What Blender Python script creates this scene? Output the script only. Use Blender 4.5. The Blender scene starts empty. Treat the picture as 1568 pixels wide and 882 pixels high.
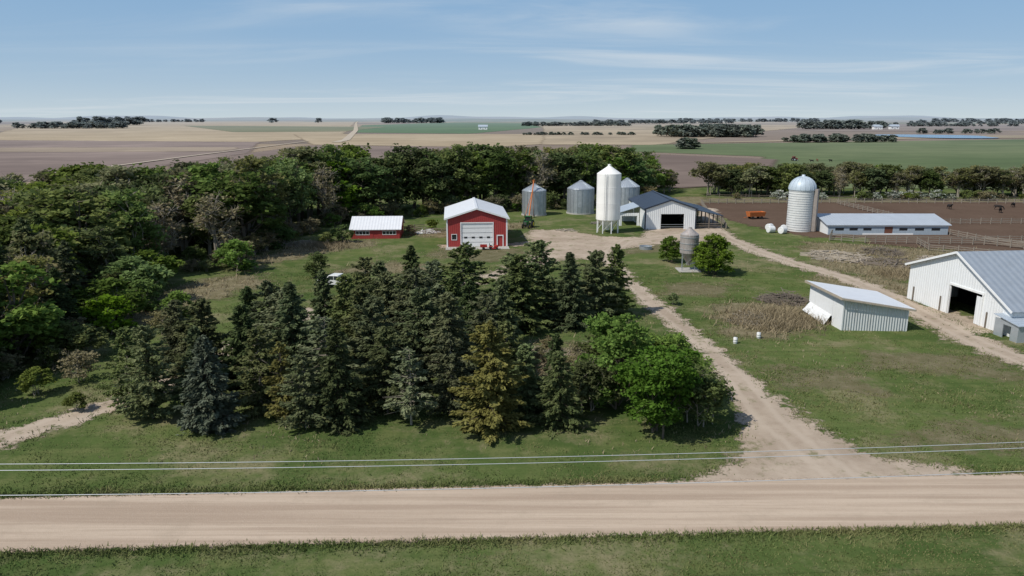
import bpy, math, random
import numpy as np
from mathutils import Vector, Matrix
random.seed(7); rng=np.random.default_rng(7)
scene=bpy.context.scene
scene.view_settings.view_transform='Standard'
scene.view_settings.look='None'; scene.view_settings.exposure=0
COL=scene.collection

# ---------------------------------------------------------------- node helpers
class N:
    def __init__(s,mat):
        s.t=mat.node_tree; s.t.nodes.clear()
    def n(s,typ,**k):
        nd=s.t.nodes.new(typ)
        for a,b in k.items(): setattr(nd,a,b)
        return nd
    def l(s,a,b): s.t.links.new(a,b)
    def val(s,sock,x):
        if hasattr(x,'is_output') or isinstance(x,bpy.types.NodeSocket): s.l(x,sock)
        else: sock.default_value=x
    def math(s,op,a,b=0.0,clamp=False):
        nd=s.n('ShaderNodeMath',operation=op,use_clamp=clamp); s.val(nd.inputs[0],a); s.val(nd.inputs[1],b); return nd.outputs[0]
    def mix(s,f,a,b,blend='MIX'):
        nd=s.n('ShaderNodeMix',data_type='RGBA',blend_type=blend)
        s.val(nd.inputs[0],f)
        s.val(nd.inputs[6],a if not isinstance(a,tuple) else (*a[:3],1)); s.val(nd.inputs[7],b if not isinstance(b,tuple) else (*b[:3],1))
        return nd.outputs[2]
    def noise(s,vec,scale,detail=3,rough=.55,dist=0):
        nd=s.n('ShaderNodeTexNoise'); s.l(vec,nd.inputs['Vector'])
        nd.inputs['Scale'].default_value=scale; nd.inputs['Detail'].default_value=detail
        nd.inputs['Roughness'].default_value=rough; nd.inputs['Distortion'].default_value=dist
        return nd.outputs['Fac']
    def mapr(s,x,a,b,c=0.,d=1.,smooth=True):
        nd=s.n('ShaderNodeMapRange',interpolation_type='SMOOTHSTEP' if smooth else 'LINEAR')
        s.val(nd.inputs[0],x); nd.inputs[1].default_value=a; nd.inputs[2].default_value=b
        nd.inputs[3].default_value=c; nd.inputs[4].default_value=d; return nd.outputs[0]
    def mapping(s,vec,scale=(1,1,1),rot=(0,0,0),loc=(0,0,0)):
        nd=s.n('ShaderNodeMapping'); s.l(vec,nd.inputs[0]); nd.inputs['Scale'].default_value=scale
        nd.inputs['Rotation'].default_value=rot; nd.inputs['Location'].default_value=loc; return nd.outputs[0]
    def obj(s): return s.n('ShaderNodeTexCoord').outputs['Object']
    def pos(s): return s.n('ShaderNodeNewGeometry').outputs['Position']
    def attr(s,name): return s.n('ShaderNodeAttribute',attribute_name=name).outputs['Fac']
    def bsdf(s,col,rough=.8,metal=0,spec=.3):
        b=s.n('ShaderNodeBsdfPrincipled'); s.val(b.inputs['Base Color'],col if not isinstance(col,tuple) else (*col[:3],1))
        s.val(b.inputs['Roughness'],rough); b.inputs['Metallic'].default_value=metal
        b.inputs['Specular IOR Level'].default_value=spec; return b
    def diff(s,col):
        b=s.n('ShaderNodeBsdfDiffuse'); s.val(b.inputs['Color'],col if not isinstance(col,tuple) else (*col[:3],1)); return b
    def bump(s,b,h,strength=.5,dist=.05):
        nd=s.n('ShaderNodeBump'); nd.inputs['Strength'].default_value=strength; nd.inputs['Distance'].default_value=dist
        s.l(h,nd.inputs['Height']); s.l(nd.outputs[0],b.inputs['Normal'])
    def out(s,sh):
        o=s.n('ShaderNodeOutputMaterial'); s.l(sh,o.inputs[0])
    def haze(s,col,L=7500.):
        # atmospheric haze painted into far base colours, growing with distance from world origin
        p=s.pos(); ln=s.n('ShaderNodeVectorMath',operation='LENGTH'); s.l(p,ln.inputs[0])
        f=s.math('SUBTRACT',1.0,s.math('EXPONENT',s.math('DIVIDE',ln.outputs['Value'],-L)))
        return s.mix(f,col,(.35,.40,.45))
def newmat(name):
    m=bpy.data.materials.new(name); m.use_nodes=True; return m,N(m)

def pm(name,col,rough=.6,metal=0,var=.12,scale=1.5,ribs=None,bump=.6,dirt=None,dirtcol=(.2,.16,.12),spec=.3):
    m,n=newmat(name); o=n.obj()
    f=n.noise(o,scale,4,.65)
    c=n.mix(f,tuple(x*(1-var*1.6) for x in col),tuple(min(1,x*(1+var)) for x in col))
    if dirt:
        d=n.noise(n.mapping(o,(1.3,1.3,.22)),1.6,5,.7)
        c=n.mix(n.mapr(d,.5,.75,0,dirt),c,dirtcol)
    b=n.bsdf(c,rough,metal,spec)
    if ribs:
        w=n.n('ShaderNodeTexWave',wave_type='BANDS',bands_direction=ribs[0]); n.l(o,w.inputs[0]); w.inputs['Scale'].default_value=ribs[1]
        n.bump(b,w.outputs['Fac'],bump,ribs[2] if len(ribs)>2 else .03)
    n.out(b.outputs[0]); return m

# ---------------------------------------------------------------- geometry helpers
def empty(name,loc=(0,0,0),rz=0):
    e=bpy.data.objects.new(name,None); COL.objects.link(e); e.location=loc; e.rotation_euler=(0,0,rz); e.empty_display_size=.5; return e
class Geo:
    def __init__(s): s.v=[]; s.f=[]
    def add(s,vs,fs):
        o=len(s.v); s.v+= [tuple(p) for p in vs]; s.f+=[tuple(i+o for i in f) for f in fs]; return s
    def box(s,c,d,rz=0,M=None):
        hx,hy,hz=d[0]/2,d[1]/2,d[2]/2
        vs=[(x,y,z) for z in(-hz,hz) for y in(-hy,hy) for x in(-hx,hx)]
        R=M if M else Matrix.Rotation(rz,3,'Z')
        vs=[R@Vector(p)+Vector(c) for p in vs]
        return s.add(vs,[(0,2,3,1),(4,5,7,6),(0,1,5,4),(2,6,7,3),(0,4,6,2),(1,3,7,5)])
    def beam(s,a,b,w,h=None):
        a=Vector(a);b=Vector(b);d=b-a;L=d.length
        q=d.to_track_quat('X','Z').to_matrix()
        return s.box((a+b)/2,(L,w,h or w),M=q)
    def cyl(s,a,b,r0,r1=None,n=12,caps=True):
        if r1 is None:r1=r0
        a=Vector(a);b=Vector(b);q=(b-a).to_track_quat('Z','Y').to_matrix()
        vs=[]
        for p,r in((a,r0),(b,r1)):
            for i in range(n):
                t=2*math.pi*i/n; vs.append(q@Vector((r*math.cos(t),r*math.sin(t),0))+p)
        fs=[(i,(i+1)%n,n+(i+1)%n,n+i) for i in range(n)]
        if caps: fs+=[tuple(range(n-1,-1,-1)),tuple(range(n,2*n))]
        return s.add(vs,fs)
    def lathe(s,prof,c=(0,0,0),n=32,caps=False):
        vs=[];fs=[]
        for r,z in prof:
            for i in range(n):
                t=2*math.pi*i/n; vs.append((c[0]+r*math.cos(t),c[1]+r*math.sin(t),c[2]+z))
        for k in range(len(prof)-1):
            for i in range(n):
                j=(i+1)%n; fs.append((k*n+i,k*n+j,(k+1)*n+j,(k+1)*n+i))
        if caps: fs.append(tuple(range(n-1,-1,-1))); fs.append(tuple((len(prof)-1)*n+i for i in range(n)))
        return s.add(vs,fs)
    def prism(s,poly,axis_vec,):  # extrude list of 3D points along vector
        n=len(poly); a=Vector(axis_vec)
        vs=[Vector(p) for p in poly]+[Vector(p)+a for p in poly]
        fs=[tuple(range(n-1,-1,-1)),tuple(range(n,2*n))]+[(i,(i+1)%n,n+(i+1)%n,n+i) for i in range(n)]
        return s.add(vs,fs)
    def wall(s,p0,p1,H,T=.15,op=()):
        p0=Vector((*p0,0));p1=Vector((*p1,0));d=p1-p0;L=d.length;u=d/L;rz=math.atan2(d.y,d.x)
        xs=sorted({0,L,*[o[0] for o in op],*[o[1] for o in op]})
        for a,b in zip(xs[:-1],xs[1:]):
            m=(a+b)/2; c=[o for o in op if o[0]<m<o[1]]
            segs=[(0,H)] if not c else [(0,c[0][2]),(c[0][3],H)]
            for z0,z1 in segs:
                if z1-z0>.01:
                    q=p0+u*m; s.box((q.x,q.y,(z0+z1)/2),(b-a,T,z1-z0),rz)
        return s
    def build(s,name,mat,parent=None,smooth=False,bevel=0):
        me=bpy.data.meshes.new(name); me.from_pydata(s.v,[],s.f)
        me.materials.append(mat)
        if smooth: me.polygons.foreach_set('use_smooth',[True]*len(me.polygons))
        me.update()
        o=bpy.data.objects.new(name,me); COL.objects.link(o)
        if parent: o.parent=parent
        if bevel:
            b=o.modifiers.new('b','BEVEL'); b.width=bevel; b.segments=2; b.limit_method='ANGLE'
        return o
def qmesh(name,V,F,mats,mi=None,attrs=None,smooth=False):
    V=np.ascontiguousarray(V,dtype=np.float32);F=np.ascontiguousarray(F,dtype=np.int32)
    me=bpy.data.meshes.new(name); m=len(F)
    me.vertices.add(len(V)); me.vertices.foreach_set('co',V.ravel())
    me.loops.add(4*m); me.loops.foreach_set('vertex_index',F.ravel())
    me.polygons.add(m); me.polygons.foreach_set('loop_start',np.arange(m,dtype=np.int32)*4)
    for x in mats: me.materials.append(x)
    if mi is not None: me.polygons.foreach_set('material_index',np.asarray(mi,dtype=np.int32))
    for k,a in (attrs or {}).items():
        at=me.attributes.new(k,'FLOAT','POINT'); at.data.foreach_set('value',np.asarray(a,dtype=np.float32))
    me.update(calc_edges=True)
    me.polygons.foreach_set('use_smooth',np.full(m,smooth))
    return me
def addobj(name,me,parent=None,loc=(0,0,0),rz=0,sc=(1,1,1)):
    o=bpy.data.objects.new(name,me); COL.objects.link(o); o.location=loc; o.rotation_euler=(0,0,rz); o.scale=sc
    if parent:o.parent=parent
    return o

# ---------------------------------------------------------------- signed distances
def poly_sdf(poly):
    P=np.array(poly,float)
    def f(X,Y):
        d=np.full(X.shape,1e9); ins=np.zeros(X.shape,bool)
        for i in range(len(P)):
            a=P[i];b=P[(i+1)%len(P)]; e=b-a
            wx=X-a[0];wy=Y-a[1]; t=np.clip((wx*e[0]+wy*e[1])/(e@e+1e-9),0,1)
            d=np.minimum(d,np.hypot(wx-e[0]*t,wy-e[1]*t))
            if a[1]!=b[1]:
                c=((a[1]>Y)!=(b[1]>Y))&(X<(b[0]-a[0])*(Y-a[1])/(b[1]-a[1])+a[0]); ins^=c
        return np.where(ins,d,-d)
    return f
def line_sdf(pts,w,rut=0):
    P=np.array(pts,float)
    def f(X,Y):
        d=np.full(X.shape,1e9)
        for i in range(len(P)-1):
            a=P[i];e=P[i+1]-a; wx=X-a[0];wy=Y-a[1]; t=np.clip((wx*e[0]+wy*e[1])/(e@e),0,1)
            d=np.minimum(d,np.hypot(wx-e[0]*t,wy-e[1]*t))
        return w/2-d-rut*np.exp(-(d/.45)**2)
    return f
def union(*fs): return lambda X,Y: np.max([f(X,Y) for f in fs],axis=0)
def patch(name,f,bb,cell,z,mat,margin,extra=None):
    xs=np.arange(bb[0],bb[1]+cell,cell); ys=np.arange(bb[2],bb[3]+cell,cell)
    X,Y=np.meshgrid(xs,ys); E=f(X,Y); nx=len(xs);ny=len(ys)
    idx=np.arange(nx*ny).reshape(ny,nx)
    F=np.stack([idx[:-1,:-1],idx[:-1,1:],idx[1:,1:],idx[1:,:-1]],-1).reshape(-1,4)
    e=E.ravel(); F=F[e[F].max(1)>-margin]
    used=np.unique(F); rem=-np.ones(nx*ny,int); rem[used]=np.arange(len(used))
    V=np.stack([X.ravel(),Y.ravel(),np.full(nx*ny,z)],1)[used]
    at={'e':e[used]}
    if extra is not None: at['r']=extra(X,Y).ravel()[used]
    me=qmesh(name,V,rem[F],[mat],attrs=at)
    return addobj(name,me)

# ---------------------------------------------------------------- ground materials
def sheetmat(name,colf,amp=1.2,soft=.35,nscale=.8,bump=.5,haze=False,maxop=1.0):
    m,n=newmat(name); p=n.obj()
    c,h=colf(n,p)
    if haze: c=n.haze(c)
    b=n.diff(c)
    if h is not None: n.bump(b,h,bump,.06)
    nz=n.math('ADD',n.noise(p,nscale,4,.65),n.math('MULTIPLY',n.noise(p,nscale*6,2,.6),.35))
    e=n.math('ADD',n.attr('e'),n.math('MULTIPLY',n.math('SUBTRACT',nz,.67),amp*2))
    mask=n.mapr(e,-soft,soft,0,maxop)
    t=n.n('ShaderNodeBsdfTransparent'); mx=n.n('ShaderNodeMixShader')
    n.l(mask,mx.inputs[0]); n.l(t.outputs[0],mx.inputs[1]); n.l(b.outputs[0],mx.inputs[2]); n.out(mx.outputs[0]); return m
def gravel_col(n,p):
    a=n.noise(p,.16,4,.65); b=n.noise(p,1.1,4,.7); c=n.noise(p,12,2,.7)
    col=n.mix(n.mapr(a,.3,.7),(.33,.26,.195),(.46,.375,.29)); col=n.mix(n.mapr(b,.45,.75,0,.5),col,(.29,.225,.165))
    col=n.mix(n.mapr(c,.45,.8,0,.35),col,(.50,.43,.35))
    # 'r' = wheel-rut distance field: paler packed ruts, darker loose centre
    rr_=n.attr('r'); col=n.mix(n.mapr(rr_,.1,.9,0,.5),col,(.48,.40,.315))
    g=n.noise(p,.4,5,.75); gg=n.mapr(n.math('SUBTRACT',g,n.math('MULTIPLY',rr_,.12)),.52,.66,0,.7); col=n.mix(gg,col,(.15,.15,.065)); return col,c
def road_col(n,p):
    q=n.mapping(p,(.02,.9,1),rot=(0,0,-math.atan(.049)))
    a=n.noise(q,1.1,4,.6); b=n.noise(p,3,4,.8); c=n.noise(p,18,2,.7); d=n.noise(n.mapping(p,(.1,3,1),rot=(0,0,-math.atan(.049))),1.5,3,.7); e=n.noise(p,.25,4,.7)
    col=n.mix(n.mapr(a,.35,.65),(.38,.29,.215),(.52,.415,.315)); col=n.mix(n.mapr(d,.45,.75,0,.5),col,(.33,.25,.185))
    col=n.mix(n.mapr(b,.5,.8,0,.4),col,(.33,.26,.195)); col=n.mix(n.mapr(c,.5,.75,0,.4),col,(.56,.475,.39)); col=n.mix(n.mapr(e,.5,.72,0,.35),col,(.34,.27,.2)); return col,c
def dirt_col(n,p):
    a=n.noise(p,.08,4,.6); b=n.noise(p,1.2,4,.7)
    col=n.mix(a,(.085,.056,.040),(.15,.105,.078)); col=n.mix(n.mapr(b,.5,.75,0,.6),col,(.055,.038,.028)); return col,b
def weeds_col(n,p):
    a=n.noise(p,.5,4,.7); b=n.noise(p,4,3,.8)
    col=n.mix(n.mapr(a,.3,.7),(.18,.15,.085),(.30,.25,.165)); col=n.mix(n.mapr(b,.4,.7,0,.7),col,(.11,.115,.05)); return col,b
def field(c1,c2,st,rot=0,s2=.004):
    def f(n,p):
        a=n.noise(p,s2,5,.65); q=n.mapping(p,(.01,st,1),rot=(0,0,rot)); b=n.noise(q,1,4,.7)
        col=n.mix(n.mapr(a,.35,.65),c1,c2); col=n.mix(n.mapr(b,.4,.75,0,.5),col,tuple(x*.7 for x in c1))
        k=n.noise(p,.015,4,.7); col=n.mix(n.mapr(k,.5,.75,0,.4),col,tuple(min(1,x*1.35) for x in c2)); return col,None
    return f
def grass_material():
    m,n=newmat('grassland'); p=n.obj()
    a=n.noise(p,.04,4,.6); b=n.noise(p,.3,4,.7); c=n.noise(p,4.5,3,.8)
    d=n.noise(n.mapping(p,(.06,1.3,1),rot=(0,0,-.049)),1.0,3,.7)
    col=n.mix(n.mapr(a,.35,.65),(.062,.098,.028),(.108,.142,.045))
    col=n.mix(n.mapr(b,.42,.66,0,.8),col,(.148,.16,.062))
    col=n.mix(n.mapr(d,.42,.7,0,.5),col,(.056,.084,.026))
    e=n.noise(n.mapping(p,loc=(31,12,0)),.09,6,.78); col=n.mix(n.mapr(e,.48,.66,0,.85),col,(.23,.20,.115))
    col=n.mix(n.mapr(c,.45,.75,0,.6),col,(.052,.074,.025))
    bs=n.diff(col); n.bump(bs,c,.6,.10); n.out(bs.outputs[0]); return m
def crop_material():
    m,n=newmat('far_cropland'); p=n.obj()
    q=n.mapping(p,(.0011,.0016,1),rot=(0,0,.12)); v=n.n('ShaderNodeTexVoronoi',distance='CHEBYCHEV'); n.l(q,v.inputs['Vector']); v.inputs['Scale'].default_value=1; v.inputs['Randomness'].default_value=.75
    sx=n.n('ShaderNodeSeparateXYZ'); n.l(v.outputs['Color'],sx.inputs[0])
    r=n.n('ShaderNodeValToRGB'); n.l(sx.outputs[0],r.inputs[0]); cr=r.color_ramp; cr.interpolation='CONSTANT'
    cols=[(0,(.30,.225,.15)),(.28,(.22,.165,.125)),(.5,(.12,.15,.065)),(.66,(.36,.28,.18)),(.82,(.19,.145,.11))]
    cr.elements[0].position=0; cr.elements[0].color=(*cols[0][1],1); cr.elements[1].position=cols[1][0]; cr.elements[1].color=(*cols[1][1],1)
    for ps,cc in cols[2:]:
        el=cr.elements.new(ps); el.color=(*cc,1)
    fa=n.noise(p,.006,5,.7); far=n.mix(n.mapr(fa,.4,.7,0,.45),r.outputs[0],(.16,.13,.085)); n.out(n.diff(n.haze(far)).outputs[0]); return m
# ground: one sheet with graded cells
g1=[-16000,-9000,-5000,-3000,-1800,-1000,-600,-400,-300]+list(range(-240,241,20))+[300,400,600,1000,1800,3000,5000,9000,16000]
xs=np.array(g1,float); ys=np.array([-600,-300,-100,-40]+list(range(0,301,20))+[350,420,520,700,1000,1500,2200,3200,5000,8000,12000,17000],float)
X,Y=np.meshgrid(xs,ys); nx=len(xs);ny=len(ys);idx=np.arange(nx*ny).reshape(ny,nx)
F=np.stack([idx[:-1,:-1],idx[:-1,1:],idx[1:,1:],idx[1:,:-1]],-1).reshape(-1,4)
yc=Y.ravel()[F].mean(1)
addobj('ground',qmesh('ground',np.stack([X.ravel(),Y.ravel(),np.zeros(nx*ny)],1),F,[grass_material(),crop_material()],(yc>280).astype(int)))

SL=.049
road_f=lambda X,Y: 3.3-np.abs(Y-43.75-SL*X)
M_road=sheetmat('road_gravel',road_col,amp=.7,soft=.15,nscale=.9)
M_drive=sheetmat('drive_gravel',gravel_col,amp=3.2,soft=.45,nscale=.45)
patch('gravel_road',road_f,(-140,140,32,56),.5,.030,M_road,1.2)
drive=[(8,47.0),(13.4,47.9),(16.2,50.2),(18.2,53.8),(19.2,57.6),(20.1,63.5),(20.3,71.6),(20.1,81.3),(18.9,89.7),(17.9,96.9),(17.5,104.5),(16.8,115.7),(16.1,126.5),(13.2,131),(9.5,131),(6.6,128),(0.6,119),(-3.9,111),(-7,114),(-4.7,118.3),(0.7,129.5),(5.9,138),(7.2,147),(3.3,146),(-14,142.8),(-14,147),(2,149),(4.2,152.5),(2.3,157.7),(4.6,167.2),(11.3,167.2),(19.1,157.7),(27.4,156),(31,168),(31,172),(43,172),(44.8,174.2),(50.6,174.5),(45.1,155.1),(36.3,146.8),(28.4,146.8),(20.7,141.4),(19.4,132.7),(19.3,115.7),(20.3,106.6),(21.2,96.9),(22.6,83),(23.6,72.6),(24.2,64.3),(24.9,58.3),(26.8,53.2),(29.7,50.2),(33,49.1),(34,45),(6,45)]
dline=[(24,46),(21.8,58),(22.1,70),(21.3,85),(19.6,97),(18.6,110),(18,125),(19,140),(24,152),(34,158),(45,160)]
branch=[(55,206.6),(49,185),(47.0,174.5),(45.8,155),(47.0,139.4),(50.1,125),(53.2,115.8),(54.2,102.3),(53.4,90.2),(53.0,81),(54.1,72.6),(57,60),(62,50)]
leftd=[(-50,45),(-45,50),(-40.9,54.8),(-39.1,57),(-36.7,60.5),(-35.3,63.1),(-33.5,68),(-32,74),(-30,84),(-26,95),(-18,105),(-6,112)]
def rut_f(X,Y):
    d=np.full(X.shape,1e9)
    for L_ in (dline,branch,leftd):
        P=np.array(L_,float)
        for i in range(len(P)-1):
            a=P[i];e=P[i+1]-a; wx=X-a[0];wy=Y-a[1]; t=np.clip((wx*e[0]+wy*e[1])/(e@e),0,1)
            d=np.minimum(d,np.hypot(wx-e[0]*t,wy-e[1]*t))
    return np.exp(-((d-.95)/.38)**2)+.5*np.exp(-((d-1.9)/.3)**2)
drive_f=union(poly_sdf(drive),line_sdf(branch,4.4,1.2))
left_f=line_sdf(leftd,3.4,.9)
patch('driveway',union(drive_f,poly_sdf([(50,82),(58.5,86),(58.5,96),(54,98)])),(-20,70,44,210),.4,.020,M_drive,2.6,rut_f)
patch('farm_track',left_f,(-60,0,44,116),.4,.012,M_drive,2,rut_f)
M_dirt=sheetmat('feedlot_dirt',dirt_col,amp=4,soft=.8,nscale=.25)
feed=[(55.4,222),(145,224),(290,220),(290,124),(102,124),(94.8,134.6),(86,140),(72,148),(75.5,156),(64,156),(57,172),(53,190)]
feed_f=poly_sdf(feed)
patch('feedlot_dirt',feed_f,(45,292,118,232),1.,.008,M_dirt,4)
M_weeds=sheetmat('dry_weeds',weeds_col,amp=6,soft=1.6,nscale=.22,maxop=.85)
weedp=[[(53,122),(56,136),(60,150),(72,146),(86,140),(95,130),(92,118),(80,112),(68,116),(60,113)],
       [(26,84),(27,96),(31,99),(42,98),(50,104),(50,99),(38,92),(36,85),(31,82)],[(-48,126),(-42,150),(-30,153),(-28,146),(-36,138),(-42,128)],
       [(-52,86),(-50,112),(-42,118),(-38,112),(-44,96),(-46,84)],[(-22,158),(-14,170),(2,180),(4,172),(-8,158)],[(0,66),(2,80),(9,80),(9,70)],
       [(46,196),(46,235),(62,240),(60,222),(54,200)],[(60,224),(62,236),(200,230),(200,222)],[(48,112),(52,122),(60,113),(64,106),(57,100)],[(-30,120),(-24,128),(-12,126),(-14,119)]]
weed_f=union(*[poly_sdf(w) for w in weedp])
patch('weed_patch',weed_f,(-60,202,60,245),1.,.004,M_weeds,6)
M_bare=sheetmat('bare_soil',lambda n,p:weeds_col(n,p),amp=5,soft=1.4,nscale=.3,maxop=.6)
patch('bare_ground',union(poly_sdf([(26,66),(27,72),(34,71),(35,65)]),poly_sdf([(19,136),(26,146),(38,146),(32,140)]),poly_sdf([(-16,134),(-13,142),(-1,143),(6,136),(-4,128)]),poly_sdf([(36,72),(40,78),(52,74),(50,68)]),poly_sdf([(22,104),(24,112),(34,110),(30,103)]),poly_sdf([(30,54),(38,58),(48,56),(42,52)]),poly_sdf([(-26,98),(-24,106),(-10,108),(-8,100)])),(-32,60,46,150),1.,.002,M_bare,5)

# distant fields
def fld(name,poly,c1,c2,st,z,rot=0,amp=6,cell=12):
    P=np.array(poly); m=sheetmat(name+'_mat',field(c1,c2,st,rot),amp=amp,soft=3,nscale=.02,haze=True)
    patch(name,poly_sdf(poly),(P[:,0].min()-20,P[:,0].max()+20,P[:,1].min()-20,P[:,1].max()+20),cell,z,m,15)
TAN1,TAN2=(.34,.26,.16),(.44,.35,.23); BR1,BR2=(.17,.125,.105),(.25,.19,.155); GR1,GR2=(.085,.12,.045),(.11,.145,.058)
fld('field_mauve',[(-1500,1170),(-540,1170),(-271,815),(-188,535),(-175,300),(-250,270),(-600,270),(-1500,400)],(.18,.135,.115),(.28,.215,.18),.03,.10,.05,8,15)
fld('field_stubble',[(-2900,4700),(-968,4700),(-211,925),(-271,815),(-700,1000)],TAN1,TAN2,.02,.15,0,15,40)
fld('field_stubble',[(-820,1010),(-240,880),(-262,780),(-700,860)],TAN1,TAN2,.02,.22,0,10,15)
fld('field_stubble',[(-900,620),(-230,640),(-215,560),(-850,520)],(.25,.195,.14),(.33,.26,.19),.02,.2,0,10,15)
fld('field_winter_wheat',[(-476,2410),(-330,3600),(60,3300),(77,1930),(-65,1170),(-267,1266)],(.07,.13,.05),(.09,.155,.06),.02,.2,0,5,30)
fld('field_corn_stubble',[(-330,1140),(45,1140),(60,760),(-20,640),(-186,700)],TAN1,TAN2,.03,.25,.03,5,15)
fld('field_fallow',[(-188,690),(-10,640),(60,560),(45,300),(-120,270),(-185,400)],BR1,BR2,.03,.12,.1,5,15)
fld('field_straw',[(113,2850),(1100,2600),(499,1457),(137,697),(28,697),(48,1130)],(.28,.215,.14),TAN2,.02,.3,0,10,30)
fld('field_plowed',[(60,560),(82,535),(159,450),(124,358),(100,290),(60,266),(45,277)],(.15,.108,.088),(.21,.16,.13),.06,.35,-.9,2,6)
fld('pasture',[(113,697),(800,950),(1100,900),(600,300),(190,262),(110,268),(129,373),(164,488),(86,563)],GR1,(.15,.175,.08),.03,.14,0,6,15)
fld('field_road_strip',[(112,700),(600,1060),(1400,1100),(1400,1000),(500,900)],(.26,.21,.135),(.36,.28,.19),.03,.4,0,3,15)
fld('meadow',[(-330,2000),(-300,1350),(-480,1300),(-1000,2300)],(.14,.15,.07),(.2,.19,.1),.03,.3,0,3,25)
fld('field_brown',[(640,2500),(2600,2700),(2600,1400),(560,1350)],BR1,(.27,.21,.16),.02,.25,0,10,30)
m,n=newmat('pond_water'); b=n.bsdf((.16,.26,.36),.25,0,.5); n.bump(b,n.noise(n.obj(),.5,3),.1,.05); n.out(b.outputs[0])
g=Geo(); pts=[(548+72*math.cos(t)*(1+.2*math.sin(3*t)),990+100*math.sin(t),.9) for t in [i*math.pi/12 for i in range(24)]]
g.add(pts,[tuple(range(24))]).build('pond',m)
mfr=pm('far_gravel',(.46,.39,.30),.95)
def strip(name,pts,w,z,mat):
    g=Geo()
    for a,b in zip(pts[:-1],pts[1:]):
        d=Vector(b)-Vector(a); nrm=Vector((-d.y,d.x)).normalized()*w/2
        g.add([(a[0]-nrm.x,a[1]-nrm.y,z),(b[0]-nrm.x,b[1]-nrm.y,z),(b[0]+nrm.x,b[1]+nrm.y,z),(a[0]+nrm.x,a[1]+nrm.y,z)],[(0,1,2,3)])
    g.build(name,mat)
strip('country_road',[(-178,760),(-185,840),(-301,1457),(-700,3400),(-1500,7500)],9,.6,mfr)
strip('field_path',[(-207,330),(-207,406),(-210,488),(-212,637),(-216,800)],3,.5,mfr)
# far hills
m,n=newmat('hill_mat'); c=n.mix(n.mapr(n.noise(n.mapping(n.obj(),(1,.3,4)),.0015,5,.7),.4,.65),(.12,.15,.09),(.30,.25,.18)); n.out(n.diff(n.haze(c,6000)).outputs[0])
V=[];Fq=[]
for Yb,hm,ph in((5200,13,1.),(7600,22,4.),(11500,48,2.)):
    o=len(V);K=121
    for i in range(K):
        x=-11000+i*22000/(K-1); h=hm*max(0.05,(.5+.35*math.sin(x*.0011+ph)+.3*math.sin(x*.0027+ph*2.3)+.15*math.sin(x*.006+ph)))
        for k,(dy,z) in enumerate(((-900,-1),(-350,h*.7),(0,h),(900,-1))): V.append((x,Yb+dy,z))
    for i in range(K-1):
        for k in range(3): a=o+i*4+k; Fq.append((a,a+4,a+5,a+1))
addobj('hills',qmesh('hills',V,Fq,[m],smooth=True))

# ---------------------------------------------------------------- trees
def leafmat(name,cols,trans=.25,haze=False,vlo=.8,vhi=1.3):
    m,n=newmat(name); v=n.attr('v'); rd=n.n('ShaderNodeObjectInfo').outputs['Random']
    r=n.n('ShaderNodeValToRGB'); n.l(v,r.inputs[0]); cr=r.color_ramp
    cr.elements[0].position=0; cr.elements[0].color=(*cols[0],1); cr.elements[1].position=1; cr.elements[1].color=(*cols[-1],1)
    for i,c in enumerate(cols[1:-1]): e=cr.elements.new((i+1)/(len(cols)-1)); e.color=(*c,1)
    h=n.n('ShaderNodeHueSaturation'); n.l(r.outputs[0],h.inputs['Color']); n.l(n.mapr(rd,0,1,.48,.515,False),h.inputs['Hue'])
    n.l(n.mapr(n.math('FRACT',n.math('MULTIPLY',rd,7.31)),0,1,vlo,vhi,False),h.inputs['Value']); n.l(n.mapr(n.math('FRACT',n.math('MULTIPLY',rd,3.77)),0,1,.75,1.1,False),h.inputs['Saturation'])
    c=h.outputs[0]
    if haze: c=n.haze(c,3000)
    b=n.diff(c); t=n.n('ShaderNodeBsdfTranslucent'); n.l(c,t.inputs[0]); mx=n.n('ShaderNodeMixShader'); mx.inputs[0].default_value=trans
    n.l(b.outputs[0],mx.inputs[1]); n.l(t.outputs[0],mx.inputs[2]); n.out(mx.outputs[0]); return m
L_bright=leafmat('leaf_bright',[(.085,.14,.022),(.125,.205,.033),(.175,.27,.05)],.42)
L_green=leafmat('leaf_green',[(.095,.13,.033),(.14,.185,.045),(.19,.235,.065)],.42,vlo=.75,vhi=1.35)
L_olive=leafmat('leaf_olive',[(.13,.145,.05),(.19,.20,.07),(.25,.245,.10)],.42,vlo=.75,vhi=1.3)
L_brown=leafmat('leaf_budding',[(.17,.155,.075),(.23,.20,.105),(.26,.24,.12)],.35)
L_dark=leafmat('leaf_dark',[(.065,.09,.028),(.10,.135,.04),(.13,.17,.052)],.4)
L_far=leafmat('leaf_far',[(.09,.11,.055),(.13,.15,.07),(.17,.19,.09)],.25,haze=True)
L_spruce=leafmat('needle_spruce',[(.050,.073,.030),(.090,.122,.047),(.135,.165,.066)],.22,vlo=.75,vhi=1.4)
L_blue=leafmat('needle_blue',[(.072,.095,.056),(.118,.148,.088),(.17,.198,.125)],.2)
L_pine=leafmat('needle_pine',[(.074,.098,.040),(.125,.152,.060),(.178,.20,.083)],.25,vlo=.72,vhi=1.35)
L_rust=leafmat('needle_rust',[(.092,.083,.032),(.155,.14,.052),(.20,.185,.072)],.22)
L_white=leafmat('blossom',[(.09,.13,.05),(.3,.33,.25),(.7,.7,.62)],.2)
bark=pm('bark',(.15,.12,.09),.95,0,.4,4); bark_l=pm('bark_grey',(.33,.29,.23),.95,0,.3,4)
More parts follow.
